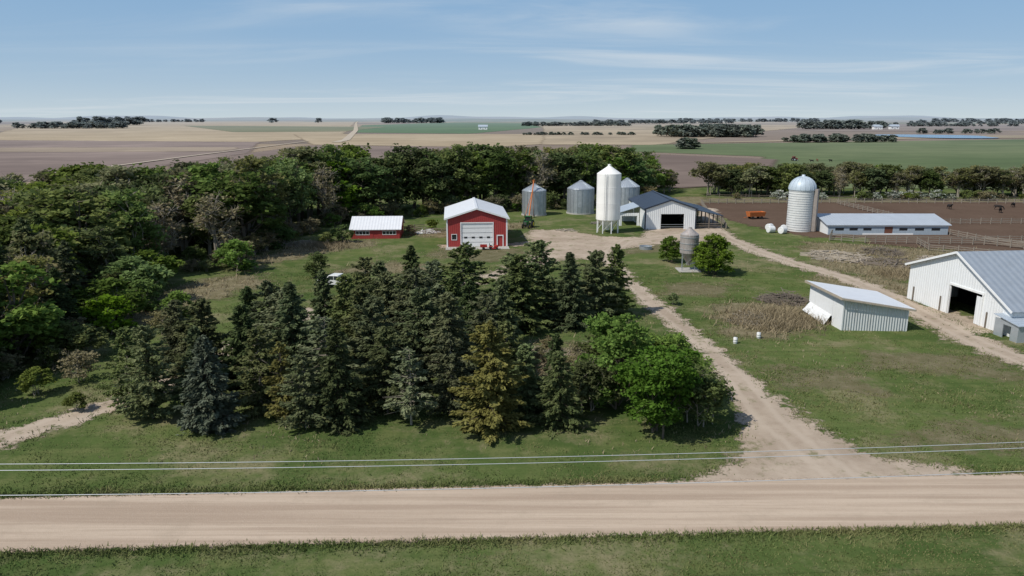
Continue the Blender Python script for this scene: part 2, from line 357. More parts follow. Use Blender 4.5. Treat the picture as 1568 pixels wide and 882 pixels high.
class TB:
    def __init__(s): s.V=[];s.F=[];s.m=[];s.v=[];s.n=0
    def tube(s,pts,rad,k=5):
        pts=np.array(pts,float);n=len(pts); a=np.linspace(0,2*np.pi,k,endpoint=False)
        out=[]
        for i in range(n):
            d=pts[min(i+1,n-1)]-pts[max(i-1,0)]; d/=np.linalg.norm(d)+1e-9
            r=np.cross(d,[.31,.95,.05]) if abs(d[1])<.9 else np.cross(d,[1,0,0]); r/=np.linalg.norm(r); q=np.cross(d,r)
            out.append(pts[i]+rad[i]*(np.cos(a)[:,None]*r+np.sin(a)[:,None]*q))
        V=np.concatenate(out); f=[]
        for i in range(n-1):
            for j in range(k): f.append((i*k+j,i*k+(j+1)%k,(i+1)*k+(j+1)%k,(i+1)*k+j))
        s.V.append(V);s.F.append(np.array(f)+s.n);s.m.append(np.zeros(len(f),int));s.v.append(np.zeros(len(V)));s.n+=len(V)
    def cards(s,c,u,w,v):
        N_=len(c); V=np.stack([c-u,c-w,c+u,c+w],1).reshape(-1,3)
        s.V.append(V);s.F.append(np.arange(4*N_).reshape(-1,4)+s.n);s.m.append(np.ones(N_,int));s.v.append(np.repeat(v,4));s.n+=4*N_
    def mesh(s,name,mats): return qmesh(name,np.concatenate(s.V),np.concatenate(s.F),mats,np.concatenate(s.m),{'v':np.concatenate(s.v)})
def unit(a): return a/(np.linalg.norm(a,axis=-1,keepdims=True)+1e-9)
def decid(name,seed,H,R,leaf,bk,cb=.25,lobes=9,clumps=170,per=34,ls=.17,crad=.5,fill=.35,stems=1,twigs=4):
    r=np.random.default_rng(seed); t=TB()
    cz=H*(cb+(1-cb)*.5); hz=H*(1-cb)*.5
    base=[]
    for k in range(stems):
        o=np.array([0,0,0.]) if stems==1 else np.array([*r.normal(0,R*.15,2),0]); top=o+np.array([*r.normal(0,R*.12,2),H*.8])
        pts=[o+(top-o)*q+np.array([*r.normal(0,.12,2),0])*q for q in np.linspace(0,1,6)]
        r0=.024*H/ (1+.4*(stems-1)); t.tube(pts,[r0*(1-.85*q) for q in np.linspace(0,1,6)],6); base.append(pts)
    L=[]
    for i in range(lobes):
        a=2*np.pi*i*.618+r.uniform(0,.8); z=r.uniform(-.75,.72); rr=math.sqrt(max(.05,1-z*z))*R*r.uniform(.4,.72)
        L.append((np.array([rr*math.cos(a),rr*math.sin(a),cz+z*hz*.85]),R*r.uniform(.3,.5)))
    L.append((np.array([0,0,cz+hz*.6]),R*.42))
    for c,lr in L:
        st=base[r.integers(len(base))]; z0=min(.95,max(.15,(c[2]-lr*1.2)/(H*.8))); p0=st[min(5,int(z0*5))]
        mid=(p0+c)/2+np.array([0,0,-.1*lr]); t.tube([p0,mid,c,c+r.normal(0,.3,3)*lr],[.009*H,.006*H,.003*H,.001*H],4)
        for _ in range(twigs):
            d=unit(r.normal(0,1,3)+np.array([0,0,.4])); t.tube([c,c+d*lr*.6,c+d*lr*1.12],[.0035*H,.002*H,.0008*H],3)
    cs=[];vs=[]
    for i in range(clumps):
        c,lr=L[r.integers(len(L))]; d=unit(r.normal(0,1,3)+np.array([0,0,.25])); q=r.uniform(.75,1.08) if r.random()>fill else r.uniform(.2,.8)
        p=c+d*lr*q*np.array([1,1,.85]); p[2]=max(p[2],H*cb*.6+.2); cs.append(p); vs.append(r.uniform(.1,.9))
    cs=np.array(cs);vs=np.array(vs)
    C=np.repeat(cs,per,0); off=unit(r.normal(0,1,C.shape))*crad*r.uniform(.15,1.,(len(C),1))**.6*np.repeat(r.uniform(.6,1.25,(len(cs),1)),per,0)*np.array([1.15,1.15,.62])
    C=C+off; C[:,2]=np.maximum(C[:,2],.1)
    u=unit(r.normal(0,1,C.shape)*np.array([1,1,.5])); w=unit(np.cross(u,r.normal(0,1,C.shape)+np.array([0,0,1.6])))
    s_=ls*r.uniform(.6,1.3,(len(C),1)); t.cards(C,u*s_,w*s_*.7,np.clip(np.repeat(vs,per)+r.normal(0,.18,len(C)),0,1))
    return t.mesh(name,[bk,leaf])
def conifer(name,seed,H,R,leaf,bk,cb=.04,nb=190,dens=17,droop=.28,pw=.75,ragged=.25,cs=(.22,.085),bare=.0):
    r=np.random.default_rng(seed); t=TB()
    pts=[np.array([*r.normal(0,.04,2)*q,H*q]) for q in np.linspace(0,1,7)]; t.tube(pts,[.014*H*(1-.93*q)+.01 for q in np.linspace(0,1,7)],6)
    C=[];U=[];W=[];Vv=[]
    for i in range(nb):
        q=cb+(1-cb)*((i+r.random())/nb)**1.12; z=H*q; rr=R*(max(0,1-q)**pw+.05)*r.uniform(1-ragged*1.5,1+ragged*.8)
        if q<cb+.12: rr*=.85
        a=i*2.39996+r.normal(0,.35); d=np.array([math.cos(a),math.sin(a),0]); lat=np.array([-d[1],d[0],0])
        up=.35 if q>.8 else 0
        f=lambda tt:np.array([0,0,z])+np.outer(tt,d)*rr+np.outer(-droop*tt*(1.3-.7*tt)+up*tt,[0,0,1])*rr
        tp=f(np.linspace(0,1,4)); t.tube(tp,[.02+.008*rr,.012+.005*rr,.01,.004],3)
        if r.random()<bare: continue
        bv=r.normal(0,.12)
        m_=int(dens*(.6+rr*1.5)); tt=r.uniform(.12,1,m_)**.75; P=f(tt); side=r.choice([-1,1],m_)
        lo=side*(1.02-tt)*rr*.42*r.uniform(0,1,m_)+r.normal(0,.05,m_); P=P+np.outer(lo,lat)+np.outer(-np.abs(lo)*.3+r.normal(0,.07,m_),[0,0,1])
        u=unit(d*.8+lat*(side*r.uniform(.1,1.,m_))[:,None]+np.array([0,0,1])*r.normal(-.12,.28,m_)[:,None])
        w=unit(np.cross(u,r.normal(0,.5,(m_,3))+np.array([0,0,1.])))
        s_=r.uniform(.7,1.3,(m_,1)); C.append(P);U.append(u*cs[0]*s_);W.append(w*cs[1]*s_)
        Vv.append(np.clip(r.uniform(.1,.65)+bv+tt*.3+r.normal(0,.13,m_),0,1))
    t.cards(np.concatenate(C),np.concatenate(U),np.concatenate(W),np.concatenate(Vv))
    return t.mesh(name,[bk,leaf])
T={}
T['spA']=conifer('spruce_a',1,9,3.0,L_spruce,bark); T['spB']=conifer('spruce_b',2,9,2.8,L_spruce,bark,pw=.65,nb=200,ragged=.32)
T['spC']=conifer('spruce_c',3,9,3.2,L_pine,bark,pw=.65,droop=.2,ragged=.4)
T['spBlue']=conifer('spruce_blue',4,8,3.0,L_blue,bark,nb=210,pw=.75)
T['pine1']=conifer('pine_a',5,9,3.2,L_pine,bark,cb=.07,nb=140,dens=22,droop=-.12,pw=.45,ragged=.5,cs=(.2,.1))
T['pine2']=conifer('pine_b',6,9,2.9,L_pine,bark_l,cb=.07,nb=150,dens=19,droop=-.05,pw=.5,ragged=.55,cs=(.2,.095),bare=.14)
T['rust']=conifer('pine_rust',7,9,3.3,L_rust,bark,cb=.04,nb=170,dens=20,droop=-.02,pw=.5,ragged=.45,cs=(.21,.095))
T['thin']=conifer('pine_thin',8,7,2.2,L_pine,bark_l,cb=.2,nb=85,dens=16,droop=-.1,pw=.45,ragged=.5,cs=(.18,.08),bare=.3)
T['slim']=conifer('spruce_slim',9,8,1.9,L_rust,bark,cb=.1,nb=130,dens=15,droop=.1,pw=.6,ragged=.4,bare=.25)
T['br1']=decid('maple_a',11,8,3.6,L_bright,bark,.04,15,350,34,.16,.55,.25,3)
T['br2']=decid('maple_b',12,8,3.5,L_bright,bark,.03,15,340,34,.16,.55,.25,3)
T['dk']=decid('shrub_dark',13,6,2.8,L_dark,bark_l,.03,12,190,30,.15,.5,.3,4)
T['bush']=decid('bush_round',14,5.6,3.2,L_bright,bark,.02,16,300,34,.14,.42,.25,5)
T['w1']=decid('cottonwood_a',21,16,4.8,L_green,bark_l,.12,14,190,20,.36,.95,.2,1,8)
T['w2']=decid('cottonwood_b',22,16,4.2,L_olive,bark_l,.15,13,140,18,.34,.95,.2,2,12)
T['w3']=decid('ash_c',23,14,5.0,L_green,bark,.1,15,190,20,.35,1.0,.2,1,6)
T['w4']=decid('elm_d',24,13,4.8,L_bright,bark,.06,14,190,20,.34,.95,.2)
T['w5']=decid('budding_e',25,14,4.2,L_brown,bark_l,.1,18,140,10,.26,.9,.2,2,16)
T['w6']=decid('dark_f',26,12,4.4,L_dark,bark,.07,13,190,20,.34,.95,.2)
T['w7']=decid('belt_g',28,10,4.4,L_olive,bark_l,.03,14,180,18,.34,.9,.2,3,10)
T['w8']=decid('belt_h',29,10,4.4,L_green,bark_l,.03,14,190,18,.34,.9,.2,3,6)
T['wc']=conifer('wood_spruce',27,12,3.6,L_spruce,bark,nb=150,dens=12,cs=(.34,.14))
T['s1']=decid('shrub_a',31,3.2,2.0,L_green,bark_l,.03,8,90,24,.15,.42,.3,4)
T['s2']=decid('shrub_b',32,3.2,2.0,L_brown,bark_l,.03,9,80,16,.13,.45,.3,5,8)
T['s3']=decid('shrub_blossom',33,2.6,1.9,L_white,bark_l,.03,8,80,20,.14,.42,.3,4)
T['s4']=decid('shrub_bright',34,3.2,2.1,L_bright,bark_l,.03,9,100,24,.16,.45,.3,4)
T['f1']=decid('far_a',41,10,5.0,L_far,bark,.02,8,50,13,1.0,1.2,.2); T['f2']=decid('far_b',42,10,5.8,L_far,bark,.02,8,50,13,1.05,1.3,.2)
BH={k:(16 if k in('w1','w2') else 14 if k in('w3','w5') else 13 if k=='w4' else 12 if k in('w6','wc') else 9) for k in T}
BH.update(spBlue=8,thin=7,slim=8,br1=8,br2=8,dk=6,bush=5.6,s1=3.2,s2=3.2,s3=2.6,s4=3.2,f1=10,f2=10,w7=10,w8=10)
def tree(name,key,x,y,H,wide=1.0,parent=None,R=random):
    s=H/BH[key]; w=s*wide*R.uniform(.93,1.07)
    return addobj(name,T[key],parent,(x,y,-.03),R.uniform(0,6.28),(w,w*R.uniform(.94,1.06),s))
fore=[('spruce_tree','spBlue',-24.8,56.9,7.9,1),('pine_tree','pine1',-30.6,59,8.1,.95),('spruce_tree','slim',-19.2,58.3,7.0,1.1),('spruce_tree','spA',-14.4,57.6,9.0,1),
('pine_tree','thin',-8.4,57.6,6.6,1.2),('pine_tree','rust',-1.8,56.6,8.9,1),('spruce_tree','spC',3.8,57.2,6.5,1.0),('maple_tree','br1',8.9,61.4,8.8,1.05),('maple_tree','br2',11.8,55.6,7.7,1.12),
('shrub_tree','dk',15.2,57.6,5.4,1.1),('spruce_tree','spB',-24.4,64.5,8.6,1.05),('pine_tree','pine1',-12.6,64.5,9.2,1),('spruce_tree','spC',-5.9,66.4,9.2,1),
('spruce_tree','spA',-20.4,66.2,10.2,1.0),('spruce_tree','spA',-13.0,93.5,9.0,1),('pine_tree','pine2',-5.9,87.3,10.2,1.25),('spruce_tree','spB',.9,85.8,9.2,1.3),('spruce_tree','spA',7.0,87.3,9.2,1.1),
('spruce_tree','spB',13.3,92.5,9.3,1.05),('pine_tree','pine1',3.4,91,10,1),('spruce_tree','spC',-15.5,85,8.6,1),('spruce_tree','spC',-17,73.5,9.4,1),('pine_tree','pine2',-10,75,9.6,1.1),
('spruce_tree','spB',-4.5,76,8.4,1),('pine_tree','pine1',-28.8,66,8.6,1),('pine_tree','pine2',-34.2,62.5,7.0,1),('maple_tree','dk',10.4,68,6.3,1.2),('pine_tree','pine2',-25,74,8.6,1),('spruce_tree','spA',-21,80,8.6,1),
('pine_tree','pine1',10.4,90.5,8.8,1),('pine_tree','pine2',-9.2,84,8.6,1.1),('spruce_tree','spC',-33,70,7.6,1),('pine_tree','thin',-16.5,62.5,8,1.3),('pine_tree','pine2',-.5,63,7.4,1.1),('spruce_tree','spB',4,64,6,1),
('bush','bush',28.0,129,4.6,1.0),('bush','bush',32.8,118,6.6,1.0),('small_tree','w4',-31.3,115.7,4.4,1.2),('bush','s1',22,98,1.6,1),('shrub','dk',14.5,60.5,5.2,1.1),
('pine_tree','pine2',-21.8,60.5,7.6,1.1),('pine_tree','pine2',-17,57,6.2,1.1),('pine_tree','pine1',-10.8,60.2,7.6,1.1),('pine_tree','pine2',-5.2,59.6,7.2,1.1),('spruce_tree','spB',-27.5,61.5,7.4,1),
('pine_tree','pine1',-8.6,68.8,9,1),('spruce_tree','spC',-14.6,69.5,9.2,1.05),('pine_tree','pine2',-2.4,70.2,8.2,1.15),('spruce_tree','spB',-28,76,7.6,1),('pine_tree','pine1',-13.6,78.5,8.6,1),('spruce_tree','spA',-6.5,80.5,8,1),
('pine_tree','pine2',-22.6,70.5,8.6,1.1),('spruce_tree','spC',-1.2,79.8,7.6,1),('pine_tree','pine2',-18,89,8.2,1),('shrub_tree','dk',6.6,60.4,5,1.1),('spruce_tree','spC',1.2,60.2,6.2,1.1),('pine_tree','pine1',-17.4,80,8,1),
('maple_tree','br2',14.4,62.8,6.6,1.0),('pine_tree','pine2',-.2,89.5,8.6,1.1),('spruce_tree','spC',-9.6,91,7.6,1.1)]
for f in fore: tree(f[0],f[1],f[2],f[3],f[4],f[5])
rr=random.Random(12)
for i in range(26):
    x=rr.uniform(-31,14); y=rr.uniform(60,76) if x<2 else rr.uniform(60,65); tree('understory_shrub',rr.choice(['dk','s1','s2','dk']),x,y,rr.uniform(1.6,3.4),1.3,None,rr)
def scatter(poly,n,spacing,seed):
    f=poly_sdf(poly); P=np.array(poly); r=random.Random(seed); out=[]; tries=0
    while len(out)<n and tries<n*60:
        tries+=1; x=r.uniform(P[:,0].min(),P[:,0].max()); y=r.uniform(P[:,1].min(),P[:,1].max())
        if f(np.array([x]),np.array([y]))[0]<0: continue
        if all((x-a)**2+(y-b)**2>spacing**2 for a,b in out): out.append((x,y))
    return out
def wood(name,poly,n,sp,seed,hf,keys):
    e=empty(name); r=random.Random(seed)
    for i,(x,y) in enumerate(scatter(poly,n,sp,seed)):
        k=r.choice(keys); tree('tree_%d'%i,k,x,y,hf(x,y)*r.uniform(.78,1.05),r.uniform(1.0,1.35),e,r)
    return e
mixk=['w1','w2','w3','w4','w5','w2','w1','w6','w4','w3']
def hbelt(x,y):  # canopy height of the shelter belts along the yard
    b=x/y; s=np.interp(b,[-.72,-.5,-.41,-.36,-.32,-.26,-.2,-.1,0,.1,.17,.2,.25],[.068,.057,.052,.042,.029,.028,.038,.036,.030,.033,.038,.060,.085])
    return float(np.clip(25-y*s,5.5,12.5 if y<105 else (15.5 if y<140 else 19.5)))
wood('woodland',[(-50,64),(-51,73),(-55,84),(-57,95),(-60,113),(-50,133),(-49,157),(-47,172),(-26,197),(-10,203),(-12,218),(-60,205),(-90,172),(-118,160),(-118,120),(-95,60),(-60,52)],230,5.6,5,hbelt,mixk)
wood('woodland',[(-26,197),(3,208),(20,215),(46,240),(58,262),(48,268),(20,240),(-12,228)],90,4.7,6,hbelt,['w1','w2','w3','w4','w3','w6','w5','w4'])
wood('shelterbelt',[(64,240),(170,233),(240,227),(240,241),(170,247),(68,254)],150,4.2,8,lambda x,y:10.6,['w7','w8','w7','w6','w5','w2'])
e=empty('conifer_row')
for i,(x,y,H) in enumerate([(-53,72,12),(-57,80,12.5),(-51,66,10),(-60,90,13),(-54,88,10.5),(-64,99,12.5),(-50,79,9),(-48.5,60,8)]): tree('spruce_%d'%i,'wc',x,y,H,1.05,e)
e=empty('hedge'); rr=random.Random(4)
edge=[(-47,64),(-48,73),(-51,84),(-53,95),(-56,113),(-47,130),(-47,155),(-44,170),(-24,193),(-8,200),(6,203),(20,209),(44,232)]
i=0
for a,b in zip(edge[:-1],edge[1:]):
    L=math.dist(a,b)
    for k in range(int(L/2.2)):
        t=(k+rr.random())/(L/2.2); x=a[0]+(b[0]-a[0])*t+rr.uniform(-2.5,1.8); y=a[1]+(b[1]-a[1])*t+rr.uniform(-1.5,2)
        tree('shrub_%d'%i,rr.choice(['s1','s2','s2','s1','dk','s4']),x,y,rr.uniform(1.8,4.6),1.15,e,rr); i+=1
for (x,y,h) in [(-50,88,5.5),(-47.5,84,4.5),(-52,100,6),(-49,95,4),(-46,121,5),(-54,108,5.5)]:
    tree('shrub_%d'%i,'s4',x,y,h,1.15,e,rr); i+=1
e=empty('blossom_hedge')
for i in range(60):
    x=rr.uniform(70,210); tree('shrub_%d'%i,rr.choice(['s3','s1','s2','s1']),x,232-(x-66)*.04+rr.uniform(-2,2),rr.uniform(1.6,3.2),1.2,e,rr)
for i,(x,y) in enumerate([(1,70),(3,73),(6,70),(4,77),(7,75)]): tree('dry_shrub','s2',x,y,1.8,1.2)
for (x,y,h,k) in [(-38,60.5,1.6,'s1'),(-44,64.5,2.4,'s1'),(-42,68,3,'s2'),(-45,75,3.4,'s1'),(-27,84,2.5,'s2'),(-37,146,2.6,'s1'),(-35,150,3.4,'s4'),(-11,80,3,'s2'),(-22,160,2.2,'s2'),(-18,165,2.6,'s1'),(-41,84,2.8,'s2'),(-43,92,3.2,'s4')]: tree('shrub',k,x,y,h,1.1)
far=[(195,325,960,1030,80,15),(282,395,755,790,50,8),(620,790,1600,1640,55,18),(135,153,605,620,9,8),(-560,-300,3300,3400,60,22),(30,340,2180,2230,100,12),(-1130,-860,1700,1760,65,14),
(-1400,-1200,2400,2500,45,26),(-2050,-1600,3900,4000,50,16),(15,180,1080,1090,60,4.5),(1450,2100,2750,2800,70,14),(340,900,3050,3100,90,15),(-900,-893,3500,3505,2,26),(-1080,-1075,3400,3405,2,22),
(640,760,1180,1195,25,8),(1000,1400,2080,2110,50,11),(-2600,-2100,3100,3150,50,18),(900,1700,4080,4120,80,20),(2100,3000,3900,3950,70,20)]
for k,(x0,x1,y0,y1,n_,h) in enumerate(far):
    e=empty('distant_trees'); rr=random.Random(k)
    for i in range(n_):
        tree('tree_%d'%i,rr.choice(['f1','f2']),rr.uniform(x0,x1),rr.uniform(y0,y1),h*rr.uniform(.5,1.1),rr.uniform(1.1,1.9),e,rr)

# ---------------------------------------------------------------- grass tufts
m,n=newmat('grass_blades'); v=n.attr('v'); c=n.mix(v,(.072,.105,.030),(.158,.185,.065)); nn=n.noise(n.obj(),.12,3,.7)
c=n.mix(n.mapr(nn,.42,.62,0,.65),c,(.21,.19,.09)); n.out(n.diff(c).outputs[0]); M_blade=m
m,n=newmat('weed_blades'); v=n.attr('v'); c=n.mix(v,(.15,.12,.07),(.38,.31,.20)); n.out(n.diff(c).outputs[0]); M_weed=m
def blades(name,X,Y,hgt,wid,mat,seed,nb=3,spread=.16):
    r=np.random.default_rng(seed); X=np.repeat(X,nb)+r.normal(0,spread,len(X)*nb);Y=np.repeat(Y,nb)+r.normal(0,spread,len(X)); h=np.repeat(hgt,nb)*r.uniform(.5,1.2,len(X))
    a=r.uniform(0,np.pi,len(X)); lx=r.normal(0,.6,len(X))*h; ly=r.normal(0,.6,len(X))*h; w=wid*r.uniform(.6,1.3,len(X))
    b0=np.stack([X-np.cos(a)*w,Y-np.sin(a)*w,np.zeros_like(X)-.01],1); b1=np.stack([X+np.cos(a)*w,Y+np.sin(a)*w,np.zeros_like(X)-.01],1)
    t0=np.stack([X+lx+np.cos(a)*w*.25,Y+ly+np.sin(a)*w*.25,h],1); t1=np.stack([X+lx-np.cos(a)*w*.25,Y+ly-np.sin(a)*w*.25,h],1)
    V=np.stack([b0,b1,t0,t1],1).reshape(-1,3); F=np.arange(len(V)).reshape(-1,4); vv=np.repeat(np.clip(np.repeat(r.random(len(X)//nb),nb)*.7+r.random(len(X))*.3,0,1),4)
    addobj(name,qmesh(name,V,F,[mat],attrs={'v':vv}))
def frustum(n_,y0,y1,r):
    u=r.random(n_); Y=y0+(y1-y0)*u**1.35; X=r.uniform(-1,1,n_)*(Y*.72+10); return X,Y
r=np.random.default_rng(9); X,Y=frustum(110000,33,125,r)
# clumpy density: keep tufts where a low frequency pattern is high
den=np.sin(X*.31+np.sin(Y*.23)*2)*np.sin(Y*.41+np.sin(X*.17)*2)+.5*np.sin(X*1.3+Y*.7)*np.sin(Y*1.7-X*.4)
bad=(road_f(X,Y)>-.1)|(drive_f(X,Y)>-.1)|(left_f(X,Y)>0)|(weed_f(X,Y)>0)|(den+r.normal(0,.5,len(X))<-.3)
X=X[~bad];Y=Y[~bad];den=den[~bad]; blades('grass',X,Y,np.where(Y<42,.065,np.where(Y<60,.09,.12))*r.uniform(.6,1.4,len(X))*(1+.5*np.clip(den,-.5,1)),.035,M_blade,1)
X=r.uniform(-45,50,12000); s_=r.choice([-1,1],12000); Y=43.75+SL*X+s_*(3.3+r.exponential(.35,12000)); k=drive_f(X,Y)<-.3; blades('verge_grass',X[k],Y[k],r.uniform(.08,.26,k.sum()),.035,M_blade,2)
# grass and weeds creeping over the drive edges
X=r.uniform(-45,70,60000);Y=r.uniform(46,175,60000);q=np.maximum(drive_f(X,Y),left_f(X,Y)); k=(np.abs(q+r.normal(0,.3,60000))<.45)&(road_f(X,Y)<-1); blades('edge_grass',X[k],Y[k],r.uniform(.08,.26,k.sum()),.045,M_blade,12,4,.3)
X=r.uniform(-60,200,60000);Y=r.uniform(60,245,60000);k=(weed_f(X,Y)+r.normal(0,1.8,60000)>0)&(drive_f(X,Y)<0)&(Y<200); blades('dry_weeds',X[k],Y[k],r.uniform(.15,.65,k.sum()),.05,M_weed,3,4,.3)
X=r.uniform(-60,75,14000);Y=r.uniform(50,150,14000);q=np.sin(X*.2+2)*np.sin(Y*.17+1)+np.sin(X*.53+Y*.2)*.6; k=(q+r.normal(0,.35,14000)>.4)&(drive_f(X,Y)<-.5)&(left_f(X,Y)<-.3)&(road_f(X,Y)<-.5); blades('stray_dry_grass',X[k],Y[k],r.uniform(.08,.28,k.sum()),.04,M_weed,8,3,.25)
X=r.normal(0,1,5000);Y=r.normal(0,1,5000); cx=np.array([(30.5,90),(34,92),(35.5,89.5),(-39.5,146),(-36,144),(80,122),(72,121),(63,118),(4,73),(32,88)]);ii=r.integers(0,len(cx),5000)
blades('tall_dry_weeds',cx[ii,0]+X*2.2,cx[ii,1]+Y*2.0,r.uniform(.3,1.2,5000),.04,M_weed,4,3,.2)

# ---------------------------------------------------------------- building materials
white=pm('white_paint',(.80,.80,.78),.55,0,.06,2,None,dirt=.25,dirtcol=(.5,.46,.4)); whiterib=pm('white_metal_siding',(.78,.79,.78),.45,0,.05,1,('X',.7,.04),.8,dirt=.2,dirtcol=(.5,.46,.4))
whiteribY=pm('white_metal_siding_y',(.78,.79,.78),.45,0,.05,1,('Y',.7,.04),.8,dirt=.25,dirtcol=(.5,.46,.4))
red=pm('red_siding',(.36,.05,.045),.6,0,.12,1.5,('X',.8,.03),.6,dirt=.25,dirtcol=(.24,.08,.065)); redY=pm('red_siding_y',(.36,.05,.045),.6,0,.12,1.5,('Y',.8,.03),.6)
roofw=pm('white_roof_metal',(.74,.75,.76),.35,0,.06,1,('Y',.5,.04),.8,dirt=.15,dirtcol=(.5,.48,.44)); roofwX=pm('white_roof_metal_x',(.72,.73,.74),.35,0,.06,1,('X',.5,.04),.8,dirt=.25,dirtcol=(.45,.42,.38))
roofg=pm('grey_roof_metal',(.34,.38,.42),.35,.2,.1,1,('X',.35,.05),.9,dirt=.3,dirtcol=(.22,.23,.24)); roofdark=pm('dark_roof_metal',(.035,.045,.065),.4,0,.15,1,('Y',.5,.04),.8)
roofblue=pm('bluegrey_roof',(.42,.48,.54),.4,.1,.1,1,('Y',.5,.04),.8); galv=pm('galvanized_steel',(.46,.49,.51),.4,.6,.2,1.2,dirt=.35,dirtcol=(.27,.28,.28))
galvroof=pm('galvanized_roof',(.50,.54,.57),.4,.5,.12,1.2); rusty=pm('rusty_steel',(.42,.38,.35),.55,.3,.3,1.5,dirt=.8,dirtcol=(.22,.11,.07))
silow=pm('silo_white',(.86,.85,.80),.45,0,.04,.6,('Z',.12,.04),.5,dirt=.15,dirtcol=(.6,.56,.48)); stave=pm('concrete_staves',(.70,.70,.67),.85,0,.12,2,dirt=.4,dirtcol=(.45,.43,.39))
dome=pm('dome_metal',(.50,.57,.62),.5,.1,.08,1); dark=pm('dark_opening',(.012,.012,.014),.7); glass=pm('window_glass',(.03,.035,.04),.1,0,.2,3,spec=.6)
wood_m=pm('weathered_wood',(.20,.165,.13),.9,0,.3,3); woodf=pm('fence_wood',(.27,.235,.19),.9,0,.3,3); woodl=pm('pale_lumber',(.42,.36,.28),.9,0,.25,3); orange=pm('orange_paint',(.55,.17,.05),.55,0,.15,3); redp=pm('red_paint',(.40,.035,.03),.4,0,.1,3)
greenp=pm('green_paint',(.02,.13,.03),.35,0,.1,3); yellowp=pm('yellow_paint',(.7,.5,.03),.4); rubber=pm('rubber',(.02,.02,.02),.85); brown=pm('brown_door',(.17,.07,.045),.6); bluew=pm('bluegrey_siding',(.36,.42,.47),.6,0,.12,2,('X',.8,.02),.5)
steel=pm('steel_dark',(.12,.12,.12),.5,.5); conc=pm('concrete',(.42,.40,.36),.9,0,.15,2); wire=pm('aluminium_wire',(.6,.61,.62),.4,.2,.05); plastic=pm('white_plastic',(.72,.72,.70),.4,0,.1,2,dirt=.4,dirtcol=(.4,.36,.3))
RZ=math.radians(3.5)
def gable_y(name,loc,rz,W,D,eave,ridge,wallm,wallmY,roofm,ops=(),trim=None,oh=.4,th=.14,rx=None,T=.16):
    """ridge along local y; origin at the front-centre; ridge offset rx"""
    e=empty(name,(*loc,0),rz); rx=0 if rx is None else rx
    g=Geo(); g.wall((-W/2,0),(W/2,0),eave,T,ops); g.prism([(-W/2,-T/2,eave),(W/2,-T/2,eave),(rx,-T/2,ridge)],(0,T,0)); g.build('front_wall',wallm,e)
    g=Geo(); g.wall((-W/2,D),(W/2,D),eave,T); g.prism([(-W/2,D-T/2,eave),(W/2,D-T/2,eave),(rx,D-T/2,ridge)],(0,T,0)); g.build('back_wall',wallm,e)
    Geo().wall((-W/2+T/2,T/2),(-W/2+T/2,D-T/2),eave,T).wall((W/2-T/2,T/2),(W/2-T/2,D-T/2),eave,T).build('side_walls',wallmY,e)
    g=Geo()
    for sx in(-1,1):
        ex=sx*(W/2); sl=(ridge-eave)/(ex-rx); xo=ex+sx*oh; zo=eave-abs(sl)*oh
        g.prism([(rx,-oh,ridge+.03),(xo,-oh,zo+.03),(xo,-oh,zo+.03+th),(rx,-oh,ridge+.03+th)],(0,D+2*oh,0))
    g.box((rx,D/2,ridge+th+.07),(.5,D+2*oh-.02,.06)); g.build('roof',roofm,e)
    if trim:
        g=Geo()
        for sx in(-1,1):
            ex=sx*(W/2+oh); sl=(ridge-eave)/(W/2); zo=eave-abs(sl)*oh+.05
            g.beam((rx,-oh-.05,ridge+.1),(ex,-oh-.05,zo+.05),.06,.3); g.box((sx*(W/2-.12),-T/2-.03,eave/2),(.28,.06,eave-.1))
        g.build('trim',trim,e)
    return e
# red garage
GW=12.0; ops=[(2.9,9.1,0,4.7),(10.05,11.05,0,2.15),(1.05,1.95,1.5,2.5)]
e=gable_y('red_garage',(-6.9,144.6),RZ+.02,GW,19,5.6,7.5,red,redY,roofw,ops,white,.45)
g=Geo(); g.box((0,.02,2.35),(6.2,.06,4.7))
g.build('garage_door',white,e)
g=Geo()
for i in range(1,5): g.box((0,-.02,i*.94),(6.2,.03,.035))
g.build('door_seams',steel,e)
g=Geo()
for i in range(4): g.box((-2.25+i*1.5,-.025,2.35-.47),(.62,.03,.34))
g.build('door_windows',glass,e)
g=Geo(); 
for x0,x1,z1 in((-3.1,3.1,4.7),(4.05,5.05,2.15)):
    g.box((x0-.09,-.12,z1/2),(.18,.06,z1));g.box((x1+.09,-.12,z1/2),(.18,.06,z1));g.box(((x0+x1)/2,-.12,z1+.1),(x1-x0+.36,.06,.2))
g.box((-4.5,-.12,2.56),(1.1,.06,.1));g.box((-4.5,-.12,1.44),(1.1,.06,.1));g.box((-5.0,-.12,2.),(.1,.06,1.0));g.box((-4.0,-.12,2.),(.1,.06,1.0))
g.build('door_frames',white,e)
Geo().box((4.55,.02,1.07),(1,.05,2.13)).build('side_door',redY,e); Geo().box((-4.5,.02,2),(.9,.04,1)).build('window',glass,e)
Geo().box((0,-1.6,.03),(12.4,3,.06)).build('apron',conc,e)
